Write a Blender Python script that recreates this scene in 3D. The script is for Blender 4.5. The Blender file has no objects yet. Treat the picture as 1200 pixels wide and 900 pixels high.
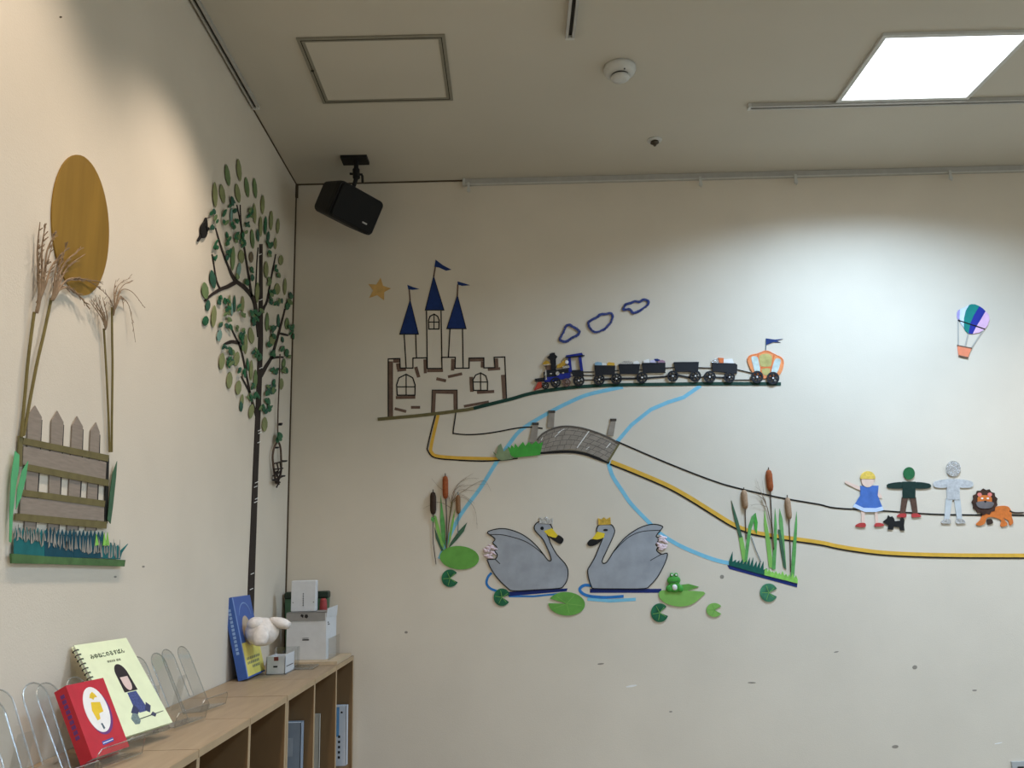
import bpy, math, random
from mathutils import Vector, Matrix
R = math.radians
random.seed(7)
SC = bpy.context.scene
COL = SC.collection

# ------------------------------------------------------------------ camera
F = 1000.0                                   # focal length in pixels of a 1200 px wide frame
CAM = Vector((1.03667, -4.0, 1.45))
H = 3.3261                                   # ceiling height
yaw, pitch, roll = R(.30409), R(11.62144), R(-1.55292)
FW = Vector((math.sin(yaw)*math.cos(pitch), math.cos(yaw)*math.cos(pitch), math.sin(pitch)))
r0 = Vector((math.cos(yaw), -math.sin(yaw), 0)); u0 = r0.cross(FW)
RT = r0*math.cos(roll) + u0*math.sin(roll); UP = u0*math.cos(roll) - r0*math.sin(roll)
cd = bpy.data.cameras.new('camera'); cam = bpy.data.objects.new('camera', cd); COL.objects.link(cam)
cd.sensor_width = 36; cd.lens = 30; cd.clip_start = .05
cam.matrix_world = Matrix(((RT.x, UP.x, -FW.x, CAM.x), (RT.y, UP.y, -FW.y, CAM.y), (RT.z, UP.z, -FW.z, CAM.z), (0, 0, 0, 1)))
SC.camera = cam

# ------------------------------------------------------------------ light and exposure
SC.view_settings.view_transform = 'Standard'
SC.view_settings.look = 'None'
SC.view_settings.gamma = 1
SC.view_settings.use_curve_mapping = False
SC.view_settings.exposure = 0.08
PANEL_GLOW = 3.0      # the diffuser itself
PANEL_W = 42.0         # light sent down by each square panel
PANEL_SPREAD = 150
DOWN_W = 49.0
DAY_W = 24.0
wd = bpy.data.worlds.new('daylight'); SC.world = wd; wd.use_nodes = True
wd.node_tree.nodes['Background'].inputs[0].default_value = (.75, .86, 1, 1)
wd.node_tree.nodes['Background'].inputs[1].default_value = .6
def area(name, loc, rot, sx, sy, w, col):
    l = bpy.data.lights.new(name, 'AREA'); l.shape = 'RECTANGLE'; l.size = sx; l.size_y = sy; l.energy = w; l.color = col
    o = bpy.data.objects.new(name, l); COL.objects.link(o); o.location = loc; o.rotation_euler = rot
    return o
area('window_daylight', (6.95, -3.3, 1.85), (0, R(90), 0), 1.8, 3.6, DAY_W, (.86, .93, 1))

# ------------------------------------------------------------------ materials
def lin(c):
    def f(v):
        v /= 255.0
        return v/12.92 if v <= .04045 else ((v+.055)/1.055)**2.4
    return (f(c[0]), f(c[1]), f(c[2]), 1)
MATS = {}
def mat(name, rgb, rough=.75, var=.07, scale=30., bump=0., bscale=200., metal=0., emit=0., spec=.3, stretch=None):
    if name in MATS: return MATS[name]
    m = bpy.data.materials.new(name); m.use_nodes = True; nt = m.node_tree; p = nt.nodes['Principled BSDF']
    p.inputs['Roughness'].default_value = rough; p.inputs['Metallic'].default_value = metal
    p.inputs['Specular IOR Level'].default_value = spec
    c = lin(rgb)
    tc = nt.nodes.new('ShaderNodeTexCoord'); mp = nt.nodes.new('ShaderNodeMapping')
    nt.links.new(tc.outputs['Object'], mp.inputs[0])
    if stretch: mp.inputs['Scale'].default_value = stretch
    n = nt.nodes.new('ShaderNodeTexNoise'); n.inputs['Scale'].default_value = scale; n.inputs['Detail'].default_value = 4
    nt.links.new(mp.outputs[0], n.inputs['Vector'])
    rp = nt.nodes.new('ShaderNodeValToRGB')
    rp.color_ramp.elements[0].position = .3; rp.color_ramp.elements[1].position = .7
    rp.color_ramp.elements[0].color = tuple(v*(1-var*1.5) for v in c[:3])+(1,)
    rp.color_ramp.elements[1].color = tuple(min(1, v*(1+var)) for v in c[:3])+(1,)
    nt.links.new(n.outputs['Fac'], rp.inputs[0]); nt.links.new(rp.outputs[0], p.inputs['Base Color'])
    if bump:
        n2 = nt.nodes.new('ShaderNodeTexNoise'); n2.inputs['Scale'].default_value = bscale; n2.inputs['Detail'].default_value = 3
        nt.links.new(tc.outputs['Object'], n2.inputs['Vector'])
        b = nt.nodes.new('ShaderNodeBump'); b.inputs['Strength'].default_value = bump; b.inputs['Distance'].default_value = .002
        nt.links.new(n2.outputs['Fac'], b.inputs['Height']); nt.links.new(b.outputs[0], p.inputs['Normal'])
    if emit:
        p.inputs['Emission Color'].default_value = c; p.inputs['Emission Strength'].default_value = emit
    MATS[name] = m
    return m
def clear_mat(name, tint=(249, 250, 250), gloss=.10, rough=.05):
    m = bpy.data.materials.new(name); m.use_nodes = True; nt = m.node_tree
    for n in list(nt.nodes): nt.nodes.remove(n)
    o = nt.nodes.new('ShaderNodeOutputMaterial'); mx = nt.nodes.new('ShaderNodeMixShader')
    t = nt.nodes.new('ShaderNodeBsdfTransparent'); g = nt.nodes.new('ShaderNodeBsdfGlossy')
    t.inputs[0].default_value = lin(tint); g.inputs['Roughness'].default_value = rough
    lw = nt.nodes.new('ShaderNodeLayerWeight'); lw.inputs[0].default_value = .5
    fr = nt.nodes.new('ShaderNodeMath'); fr.operation = 'POWER'; fr.inputs[1].default_value = 4.0; nt.links.new(lw.outputs['Facing'], fr.inputs[0])
    ad = nt.nodes.new('ShaderNodeMath'); ad.operation = 'ADD'; ad.inputs[1].default_value = gloss*.3; ad.use_clamp = True
    nt.links.new(fr.outputs[0], ad.inputs[0]); nt.links.new(ad.outputs[0], mx.inputs[0])
    nt.links.new(t.outputs[0], mx.inputs[1]); nt.links.new(g.outputs[0], mx.inputs[2]); nt.links.new(mx.outputs[0], o.inputs[0])
    MATS[name] = m
    return m
WALLC = (219, 209, 192)
m_wall = mat('wall_vinyl', WALLC, .85, .025, 3.0, .25, 260)
m_ceil = mat('ceiling_board', (200, 194, 180), .9, .015, 2.5, .15, 300)
m_floor = mat('floor_sheet', (140, 122, 96), .5, .08, 6)
m_white = mat('white_metal', (205, 205, 200), .45, .03)
m_rail = mat('rail_grey', (186, 184, 178), .4, .04, metal=.2)
m_railD = mat('rail_slot', (45, 42, 36), .6)
m_gap = mat('gap_brown', (85, 72, 54), .9)
m_black = mat('black_paper', (24, 23, 24), .65, .1)
m_tapeB = mat('black_tape', (20, 18, 18), .45, .05)
m_brown = mat('brown_tape', (112, 88, 74), .7, .14, 40)
m_olive = mat('olive_tape', (112, 103, 66), .7, .10, 40)
m_dgreen = mat('dark_green_tape', (18, 62, 50), .55, .08)
m_navyroof = mat('navy_paper', (22, 50, 110), .7, .10, 60)
m_gold = mat('gold_paper', (156, 122, 52), .45, .10, 5, metal=.35, stretch=(1, 5, .6))
m_star = mat('gold_star_paper', (214, 172, 104), .5, .10)
m_sky = mat('light_blue_tape', (128, 196, 222), .5, .05)
m_blue = mat('blue_tape', (44, 120, 190), .5, .08)
m_navy = mat('navy_tape', (22, 42, 112), .5, .06)
m_yellow = mat('yellow_tape', (224, 176, 66), .5, .07)
m_swan = mat('grey_swan_paper', (160, 164, 170), .55, .10, 14, .35, 25)
m_greyP = mat('grey_fence_paper', (146, 134, 122), .8, .08, 25, stretch=(1, 1, 8))
m_bridge = mat('grey_stone_paper', (152, 142, 130), .8, .12, 30)
m_bridgeD = mat('dark_joint_ink', (74, 67, 60), .8)
m_whiteP = mat('white_paper', (238, 236, 232), .6, .03)
m_pink = mat('pink_feather', (236, 214, 220), .9, .12, 120, .6, 150)
m_beakY = mat('yellow_paper', (236, 206, 50), .6, .06)
m_silver = mat('silver_foil', (215, 215, 215), .25, .25, 120, 1., 140, metal=.8)
m_goldfoil = mat('gold_foil', (226, 186, 84), .28, .15, 90, .8, 120, metal=.7)
m_red = mat('red_paper', (186, 62, 60), .6, .08)
m_train = mat('train_black_card', (28, 29, 34), .5, .12, 80)
m_trainB = mat('train_blue_card', (30, 44, 140), .4, .15, 60)
m_orange = mat('orange_paper', (240, 150, 92), .6, .08)
m_orangeD = mat('deep_orange_paper', (222, 118, 62), .6, .08)
m_holo = mat('pearl_film', (222, 240, 236), .2, .15, 40, metal=.3)
m_holoY = mat('olive_pearl_film', (206, 196, 128), .25, .15, 40, metal=.25)
m_padG = mat('lily_green', (104, 166, 72), .6, .10, 20)
m_padL = mat('lily_light_green', (132, 186, 90), .6, .07, 20)
m_padD = mat('lily_dark_green', (34, 106, 72), .5, .38, 28)
m_frog = mat('frog_green', (72, 160, 62), .4, .15, 60)
m_grassB = mat('bright_grass', (72, 166, 62), .6, .12)
m_grassP = mat('pale_sage', (134, 150, 112), .75, .12)
m_grassD = mat('deep_green', (16, 92, 78), .65, .14, 50)
m_grassL = mat('lime_green', (142, 206, 92), .6, .14, 50)
m_blade = mat('blade_green', (96, 164, 88), .6, .18, 30)
m_bladeD = mat('blade_dark', (66, 102, 76), .7, .14, 30)
m_catB = mat('cattail_brown', (160, 86, 48), .9, .16, 120, .5, 300)
m_catD = mat('cattail_dark', (64, 48, 38), .9, .18, 120, .5, 300)
m_catT = mat('cattail_tan', (170, 140, 112), .9, .12, 120, .5, 300)
m_stem = mat('dark_stem', (74, 62, 54), .8)
m_stemB = mat('blue_grey_stem', (92, 116, 124), .8)
m_straw = mat('dried_plume', (146, 124, 100), .95, .16, 60)
m_stalk = mat('dried_stalk', (122, 110, 66), .85, .12, 40)
m_bark = mat('bark_paper', (50, 42, 38), .8, .22, 40, stretch=(1, 1, .4))
m_leafO = mat('leaf_olive', (138, 144, 98), .75, .10, 20)
m_leafM = mat('leaf_moss', (112, 134, 88), .75, .12, 20)
m_leafD = mat('leaf_ivy', (40, 104, 70), .5, .25, 50)
m_leafT = mat('leaf_teal', (50, 96, 78), .6, .18, 50)
m_leafA = mat('leaf_aqua', (120, 158, 148), .7, .12, 50)
m_teal = mat('teal_paper', (24, 106, 108), .7, .10, 30)
m_teal2 = mat('deep_teal_paper', (14, 72, 88), .7, .10, 30)
m_mint = mat('mint_leaf_paper', (92, 176, 120), .65, .10, 20)
m_yarn = mat('blue_yarn', (76, 90, 156), .95, .25, 200, .8, 400)
m_wood = mat('shelf_wood', (158, 138, 112), .5, .07, 9, .06, 80, stretch=(6, .6, 6))
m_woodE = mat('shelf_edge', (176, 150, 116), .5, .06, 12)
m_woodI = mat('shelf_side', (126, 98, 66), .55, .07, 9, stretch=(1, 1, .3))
m_boxW = mat('box_white', (212, 214, 216), .6, .03)
m_boxG = mat('box_lid_grey', (150, 148, 145), .6, .04)
m_ink = mat('print_ink', (40, 38, 40), .7)
m_plush = mat('plush_white', (232, 226, 220), .95, .08, 60, 1., 300)
m_skin = mat('plain_peach_paper', (232, 202, 184), .75, .04)
m_speaker = mat('speaker_black', (26, 26, 27), .55, .10, 60)
m_grille = mat('speaker_grille', (20, 21, 22), .7, .35, 900, .6, 900)
m_clear = clear_mat('clear_acrylic')
m_clearE = clear_mat('clear_acrylic_edge', (240, 243, 243), .9, .2)

# ------------------------------------------------------------------ helpers
def ray(px, py):
    return RT*((px-600)/F) - UP*((py-450)/F) + FW
def onaxis(ax, v, px, py):
    d = ray(px, py); return CAM + d*((v-CAM[ax])/d[ax])
WN = {'B': Vector((0, -1, 0)), 'L': Vector((1, 0, 0))}
def P(w, p, off=0.0):
    """A point of the back (B) or left (L) wall, lifted off it along its normal."""
    return onaxis(1 if w == 'B' else 0, 0.0, p[0], p[1]) + WN[w]*off
def cr(x0, y0, s):
    return lambda *pts: [(x0+p[0]/s, y0+p[1]/s) + tuple(p[2:]) for p in pts]
def smooth(pts, n=6, closed=False):
    out = []; N = len(pts); rng = N if closed else N-1
    g = (lambda i: pts[i % N]) if closed else (lambda i: pts[max(0, min(N-1, i))])
    for i in range(rng):
        a, b, c, d = g(i-1), g(i), g(i+1), g(i+2)
        for k in range(n):
            t = k/n
            out.append(tuple(.5*(2*b[j]+(c[j]-a[j])*t+(2*a[j]-5*b[j]+4*c[j]-d[j])*t*t+(3*b[j]-a[j]-3*c[j]+d[j])*t**3) for j in range(len(b))))
    if not closed: out.append(tuple(pts[-1]))
    return out
def ell(cx, cy, rx, ry, rot=0, n=28, a0=0, a1=360, centre=False):
    o = []; full = (a1-a0) >= 360
    for i in range(n if full else n+1):
        a = R(a0+(a1-a0)*i/n); x, y = rx*math.cos(a), ry*math.sin(a)
        o.append((cx+x*math.cos(R(rot))-y*math.sin(R(rot)), cy+x*math.sin(R(rot))+y*math.cos(R(rot))))
    if not full and centre: o.append((cx, cy))
    return o
ORG = {}
class MB:
    def __init__(s): s.v = []; s.f = []
    def prism(s, front, back):
        n = len(front); b = len(s.v); s.v += [Vector(p) for p in front] + [Vector(p) for p in back]
        s.f.append(tuple(range(b, b+n))); s.f.append(tuple(range(b+2*n-1, b+n-1, -1)))
        for i in range(n):
            j = (i+1) % n; s.f.append((b+i, b+n+i, b+n+j, b+j))
        return s
    def poly(s, w, pts, z0, z1):
        return s.prism([P(w, p, z1) for p in pts], [P(w, p, z0) for p in pts])
    def strip(s, w, pts, wd, z0, z1, closed=False):
        """A tape along a polyline; wd in photo pixels or one width per point."""
        N = len(pts); L = []; Rr = []
        for i in range(N):
            a = pts[(i-1) % N] if (closed or i) else pts[0]; b = pts[(i+1) % N] if (closed or i < N-1) else pts[-1]
            p = pts[i]
            d1 = Vector((p[0]-a[0], p[1]-a[1])); d2 = Vector((b[0]-p[0], b[1]-p[1]))
            if d1.length < 1e-6: d1 = d2
            if d2.length < 1e-6: d2 = d1
            d1.normalize(); d2.normalize(); t = d1+d2
            if t.length < 1e-4: t = d1
            t.normalize(); n = Vector((-t.y, t.x)); k = 1/max(.5, n.dot(Vector((-d1.y, d1.x))))
            h = (wd[i] if isinstance(wd, (list, tuple)) else wd)/2*k
            L.append((p[0]+n.x*h, p[1]+n.y*h)); Rr.append((p[0]-n.x*h, p[1]-n.y*h))
        b = len(s.v)
        for i in range(N):
            s.v += [P(w, L[i], z1), P(w, Rr[i], z1), P(w, Rr[i], z0), P(w, L[i], z0)]
        for i in range(N if closed else N-1):
            o, q = b+4*i, b+4*((i+1) % N)
            for k in range(4): s.f.append((o+k, o+(k+1) % 4, q+(k+1) % 4, q+k))
        if not closed:
            s.f.append((b+3, b+2, b+1, b)); e = b+4*(N-1); s.f.append((e, e+1, e+2, e+3))
        return s
    def tube(s, pts, r, n=6, closed=False):
        pts = [Vector(p) for p in pts]; N = len(pts); b = len(s.v); prev = None
        for i in range(N):
            a = pts[(i-1) % N] if (closed or i) else pts[i]; c = pts[(i+1) % N] if (closed or i < N-1) else pts[i]
            t = (c-a)
            if t.length < 1e-9: t = Vector((0, 0, 1))
            t.normalize()
            if prev is None: prev = t.orthogonal()
            x = prev - t*prev.dot(t)
            if x.length < 1e-6: x = t.orthogonal()
            x.normalize(); prev = x; y = t.cross(x); rr = r[i] if isinstance(r, (list, tuple)) else r
            for k in range(n):
                g = 2*math.pi*k/n; s.v.append(pts[i]+x*math.cos(g)*rr+y*math.sin(g)*rr)
        for i in range(N if closed else N-1):
            o, q = b+n*i, b+n*((i+1) % N)
            for k in range(n): s.f.append((o+k, o+(k+1) % n, q+(k+1) % n, q+k))
        if not closed:
            s.f.append(tuple(range(b+n-1, b-1, -1))); e = b+n*(N-1); s.f.append(tuple(range(e, e+n)))
        return s
    def box(s, lo, hi, M=None):
        b = len(s.v)
        for z in (lo[2], hi[2]):
            for x, y in ((lo[0], lo[1]), (hi[0], lo[1]), (hi[0], hi[1]), (lo[0], hi[1])):
                v = Vector((x, y, z)); s.v.append(M @ v if M else v)
        for q in ((3, 2, 1, 0), (4, 5, 6, 7), (0, 1, 5, 4), (1, 2, 6, 5), (2, 3, 7, 6), (3, 0, 4, 7)): s.f.append(tuple(b+i for i in q))
        return s
    def rbox(s, lo, hi, r, M=None, n=3):
        """Box rounded in x and z (profile) with chamfered ends along y."""
        prof = []
        for cx, cz, a in ((hi[0]-r, hi[2]-r, 0), (lo[0]+r, hi[2]-r, 90), (lo[0]+r, lo[2]+r, 180), (hi[0]-r, lo[2]+r, 270)):
            for k in range(n+1):
                g = R(a+90*k/n); prof.append((cx, cz, math.cos(g), math.sin(g)))
        rings = []
        for y, q in ((lo[1], .45), (lo[1]+r*.35, .85), (lo[1]+r, 1), (hi[1]-r, 1), (hi[1]-r*.35, .85), (hi[1], .45)):
            rings.append([Vector((c+ca*r*q, y, d+sa*r*q)) for c, d, ca, sa in prof])
        s.loft([[M @ v if M else v for v in rg] for rg in rings]); return s
    def loft(s, rings, cap=True):
        b = len(s.v); n = len(rings[0])
        for rg in rings: s.v += [Vector(v) for v in rg]
        for i in range(len(rings)-1):
            for k in range(n):
                s.f.append((b+i*n+k, b+i*n+(k+1) % n, b+(i+1)*n+(k+1) % n, b+(i+1)*n+k))
        if cap:
            s.f.append(tuple(range(b+n-1, b-1, -1))); e = b+n*(len(rings)-1); s.f.append(tuple(range(e, e+n)))
        return s
    def lathe(s, c, prof, axis='z', n=24, M=None):
        rings = []
        for r_, h in prof:
            rg = []
            for k in range(n):
                g = 2*math.pi*k/n; v = Vector((r_*math.cos(g), r_*math.sin(g), h))
                rg.append((M @ v if M else v) + Vector(c))
            rings.append(rg)
        return s.loft(rings)
    def ball(s, c, rx, ry, rz, M=None, n=14, m=9):
        rings = []
        for i in range(1, m):
            t = math.pi*i/m; rg = []
            for k in range(n):
                g = 2*math.pi*k/n; v = Vector((rx*math.sin(t)*math.cos(g), ry*math.sin(t)*math.sin(g), -rz*math.cos(t)))
                rg.append((M @ v if M else v)+Vector(c))
            rings.append(rg)
        return s.loft(rings)
    def build(s, name, m, parent=None, shade=False):
        me = bpy.data.meshes.new(name)
        if parent is not None: org = ORG[parent.name]
        else:
            xs = [[v[i] for v in s.v] for i in range(3)]
            org = Vector(((min(xs[0])+max(xs[0]))/2, (min(xs[1])+max(xs[1]))/2, min(xs[2])))
        me.from_pydata([tuple(v-org) for v in s.v], [], s.f); me.update()
        import bmesh
        bm = bmesh.new(); bm.from_mesh(me); bmesh.ops.recalc_face_normals(bm, faces=bm.faces); bm.to_mesh(me); bm.free()
        if shade:
            for p in me.polygons: p.use_smooth = True
        o = bpy.data.objects.new(name, me); COL.objects.link(o); o.data.materials.append(m)
        if parent is not None: o.parent = parent
        else: o.location = org
        ORG[o.name] = org
        return o
def tag(o, label=None, cat=None, group=None, kind=None):
    if label: o['label'] = label
    if cat: o['category'] = cat
    if group: o['group'] = group
    if kind: o['kind'] = kind
    return o
def thing(name, loc, label, cat, group=None):
    o = bpy.data.objects.new(name, None); COL.objects.link(o); o.location = loc; o.empty_display_size = .05
    ORG[o.name] = Vector(loc); return tag(o, label, cat, group)
def wthing(name, w, p, label, cat, group=None): return thing(name, P(w, p), label, cat, group)
def cut(name, w, pts, m, z0=.0004, z1=.0016, parent=None): return MB().poly(w, pts, z0, z1).build(name, m, parent)
def tape(name, w, pts, wd, m, z0=.0004, z1=.0012, parent=None, closed=False): return MB().strip(w, pts, wd, z0, z1, closed).build(name, m, parent)
def struct(o, label=None):
    o['kind'] = 'structure'
    if label: o['label'] = label
    return o

# ================================================================== the room
XR, YB = 6.5, -7.5
wl = struct(MB().box((-.15, YB, 0), (0, .15, H)).build('wall_left', m_wall), 'cream papered left wall with the paper tree and fence')
wb = struct(MB().box((0, 0, 0), (XR+.15, .15, H)).build('wall_back', m_wall), 'cream papered back wall with the paper castle and swans')
struct(MB().box((-.15, YB-.15, 0), (XR+.15, YB, H)).build('wall_rear', m_wall), 'cream wall behind the viewer')
wr = MB()
wr.box((XR, YB, 0), (XR+.15, 0, .95)).box((XR, YB, 2.75), (XR+.15, 0, H)).box((XR, YB, .95), (XR+.15, -5.1, 2.75)).box((XR, -1.5, .95), (XR+.15, 0, 2.75))
struct(wr.build('wall_right', m_wall), 'cream wall with a wide window')
fr = MB()
for y in (-5.1, -3.93, -2.73, -1.55): fr.box((XR+.03, y, .95), (XR+.09, y+.05, 2.75))
fr.box((XR+.03, -5.1, .95), (XR+.09, -1.5, 1.0)).box((XR+.03, -5.1, 2.70), (XR+.09, -1.5, 2.75))
wf = struct(fr.build('window_1', m_white), 'wide white framed window')
for y in (-5.05, -3.88, -2.68): MB().box((XR+.055, y, 1.0), (XR+.06, y+1.13, 2.7)).build('pane', m_clear, wf)
struct(MB().box((-.15, YB-.15, -.12), (XR+.15, .15, 0)).build('floor', m_floor), 'brown sheet floor')
struct(MB().box((-.15, YB-.15, H), (XR+.15, .15, H+.12)).build('ceiling', m_ceil), 'plain pale ceiling')
# dark joints where the walls and ceiling meet
struct(MB().box((0, -.006, 1.06), (.006, 0, H)).build('trim_1', m_gap), 'thin dark joint down the room corner')
struct(MB().box((.006, -.004, H-.007), (.845, 0, H)).build('trim_2', m_gap), 'thin dark joint between ceiling and back wall')
struct(MB().box((0, -.75, H-.004), (.005, -.006, H)).build('trim_3', m_gap), 'thin dark joint between ceiling and left wall')
struct(MB().box((0, -.012, H-.075), (.012, -.0005, H-.007)).build('trim_4', m_gap), 'small dark block at the top of the corner')
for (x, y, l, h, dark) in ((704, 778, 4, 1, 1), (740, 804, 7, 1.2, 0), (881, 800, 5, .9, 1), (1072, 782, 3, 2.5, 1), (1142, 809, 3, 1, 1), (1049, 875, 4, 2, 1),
                           (980, 764, 3, .8, 1), (786, 834, 2, 1, 1), (846, 676, 2.5, 2.5, 1), (476, 741, 2, 1.5, 1), (1170, 871, 5, .7, 0), (757, 208.5, 18, 1.6, 1)):  # last entry is painted shade of the gap under the picture rail
    cut('scuff_or_gap_shade', 'B', ell(x, y, l, h, random.uniform(-12, 8), 8), mat('scuff_or_shade_grey', (150, 142, 130), .9) if dark else m_whiteP, .0001, .0005, wb)
for (x, y) in ((71, 20), (168, 664), (135, 676)):
    cut('scuff_or_gap_shade', 'L', ell(x, y, 1.6, 1.2, 0, 8), m_gap if y < 100 else mat('scuff_or_shade_grey', (150, 142, 130), .9), .0001, .0006, wl)

# ------------------------------------------------------------------ ceiling fittings
def panel_light(cx, cy, sx, sy, label):
    t = thing('ceiling_light', (cx, cy, H-.012), label, 'light', 'square ceiling lights')
    f = MB(); w = .018
    f.box((cx-sx/2-w, cy-sy/2-w, H-.012), (cx+sx/2+w, cy-sy/2, H-.0005)).box((cx-sx/2-w, cy+sy/2, H-.012), (cx+sx/2+w, cy+sy/2+w, H-.0005))
    f.box((cx-sx/2-w, cy-sy/2, H-.012), (cx-sx/2, cy+sy/2, H-.0005)).box((cx+sx/2, cy-sy/2, H-.012), (cx+sx/2+w, cy+sy/2, H-.0005))
    f.build('frame', m_white, t)
    MB().box((cx-sx/2, cy-sy/2, H-.009), (cx+sx/2, cy+sy/2, H-.0005)).build('diffuser', mat('lit_diffuser', (240, 246, 255), .6, 0, emit=PANEL_GLOW), t)
    l = bpy.data.lights.new('lamp', 'AREA'); l.shape = 'RECTANGLE'; l.size = sx; l.size_y = sy; l.energy = PANEL_W; l.color = (.53, .74, 1); l.spread = R(PANEL_SPREAD)
    o = bpy.data.objects.new('lamp', l); COL.objects.link(o); o.parent = t; o.location = (0, 0, -.004)
panel_light(2.745, -.925, .53, .44, 'glowing square ceiling light above the back wall rail')
for i, (x, y) in enumerate(((2.745, -3.9), (2.745, -6.4), (5.2, -.925), (5.2, -3.9), (5.2, -6.4))):
    panel_light(x, y, .53, .44, ('square ceiling light above the middle of the room', 'square ceiling light near the rear wall', 'square ceiling light in the far right corner', 'square ceiling light beside the wide window', 'square ceiling light in the rear right corner')[i])
def downlight(x, y, label):
    t = thing('downlight', (x, y, H-.01), label, 'light', 'warm recessed downlights')
    MB().lathe((x, y, H-.008), ((.075, 0), (.085, .002), (.085, .0075), (.05, .0075))).build('rim', m_white, t)
    MB().lathe((x, y, H-.0045), ((.06, 0), (.06, .004))).build('lens', mat('lit_lens', (255, 222, 178), .6, 0, emit=6), t)
    l = bpy.data.lights.new('lamp', 'SPOT'); l.energy = DOWN_W; l.color = (1, .84, .70); l.spot_size = R(110); l.spot_blend = .7; l.shadow_soft_size = .06
    o = bpy.data.objects.new('lamp', l); COL.objects.link(o); o.parent = t; o.location = (0, 0, -.02)
for x, y, lab in ((.5, -1.53, 'warm recessed downlight beside the paper tree wall'), (.5, -2.46, 'warm recessed downlight above the picket fence wall'), (.5, -3.4, 'warm recessed downlight along the left wall past the fence'), (.5, -4.6, 'warm recessed downlight rearmost along the left wall'), (3.75, -.95, 'warm recessed downlight right of the glowing square light')): downlight(x, y, lab)

def ceil_rail(name, x0, y0, x1, y1, wdt, h, label, slot=True):
    t = thing(name, ((x0+x1)/2, (y0+y1)/2, H-h), label, 'rail')
    a = Vector((x0, y0, 0)); b = Vector((x1, y1, 0)); d = (b-a).normalized(); n = Vector((-d.y, d.x, 0))
    def bar(o0, o1, z0, z1, nm, m, e=0):
        q = [a-d*e+n*o0, b+d*e+n*o0, b+d*e+n*o1, a-d*e+n*o1]
        MB().prism([v+Vector((0, 0, z1)) for v in q], [v+Vector((0, 0, z0)) for v in q]).build(nm, m, t)
    bar(-wdt/2, -wdt/2+wdt*.3, H-h, H-.0005, 'flange', m_rail); bar(wdt/2-wdt*.3, wdt/2, H-h, H-.0005, 'flange', m_rail)
    bar(-wdt*.2, wdt*.2, H-h*.5, H-.0005, 'channel', m_railD)
    for p, s in ((a, -1), (b, 1)):
        q = [p+n*wdt*.5, p-n*wdt*.5, p-n*wdt*.5+d*s*.012, p+n*wdt*.5+d*s*.012]
        MB().prism([v+Vector((0, 0, H-h-.001)) for v in q], [v+Vector((0, 0, H-.0005)) for v in q]).build('end_cap', m_white, t)
ceil_rail('lighting_rail', 2.105, -.668, 5.6, -.668, .030, .018, 'grey lighting rail on the ceiling beside the bright square light')
ceil_rail('lighting_rail', 1.297, -1.21, 1.297, -4.2, .034, .022, 'grey lighting rail running toward the viewer near the smoke detector')
ceil_rail('picture_rail', .022, -.765, .022, -5.5, .026, .016, 'dark slotted picture rail along the left wall top')
# picture rail on the back wall with its hanging hooks
t = thing('picture_rail', (2.2, -.012, 3.288), 'pale grey picture rail along the top of the back wall', 'rail')
MB().box((.85, -.016, 3.292), (5.6, -.0005, H-.001)).build('rail', m_rail, t)
MB().box((.85, -.022, 3.292), (5.6, -.016, 3.297)).build('lip', m_white, t)
MB().box((.838, -.024, 3.289), (.85, -.0005, H-.001)).build('end_cap', m_white, t)
for px, lab in ((549, 'small hook hanging at the left end of the picture rail'), (821, 'small pale hook on the picture rail above the coach'),
                (933, 'small pale hook on the picture rail left of the bright light'), (1115, 'small pale hook on the picture rail under the bright light')):
    p = onaxis(1, -.028, px, 215); x = p.x
    MB().box((x-.006, -.031, 3.262), (x+.006, -.0235, 3.3)).box((x-.008, -.033, 3.252), (x+.008, -.0235, 3.266)).tube([(x, -.028, 3.252), (x, -.030, 3.243), (x, -.037, 3.243), (x, -.037, 3.25)], .002).build('rail_hook', m_white)
    tag(bpy.context.scene.objects[-1] if False else [o for o in COL.objects if o.name.startswith('rail_hook')][-1], lab, 'hook', 'hooks on the back picture rail')
# access hatch
hx0, hx1, hy0, hy1 = .302, .842, -1.221, -.769
t = thing('ceiling_hatch', ((hx0+hx1)/2, (hy0+hy1)/2, H-.006), 'square ceiling access hatch with a grey metal frame', 'hatch')
m_hf = mat('hatch_frame', (150, 146, 132), .45, .04, metal=.3)
for a in (((hx0, hy0), (hx1, hy0+.024)), ((hx0, hy1-.024), (hx1, hy1)), ((hx0, hy0+.024), (hx0+.026, hy1-.024)), ((hx1-.026, hy0+.024), (hx1, hy1-.024))):
    MB().box((a[0][0], a[0][1], H-.006), (a[1][0], a[1][1], H-.0005)).build('frame_bar', m_hf, t)
g = MB(); e = .012
g.box((hx0+e, hy0+e, H-.0068), (hx1-e, hy0+e+.003, H-.006)).box((hx0+e, hy1-e-.003, H-.0068), (hx1-e, hy1-e, H-.006))
g.box((hx0+e, hy0+e, H-.0068), (hx0+e+.003, hy1-e, H-.006)).box((hx1-e-.003, hy0+e, H-.0068), (hx1-e, hy1-e, H-.006)).build('frame_gap', m_railD, t)
MB().box((hx0+.026, hy0+.024, H-.004), (hx1-.026, hy1-.024, H-.0005)).build('hatch_panel', m_ceil, t)
MB().lathe((hx0+.013, (hy0+hy1)/2-.02, H-.009), ((.006, 0), (.006, .004))).build('latch', m_railD, t)
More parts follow.
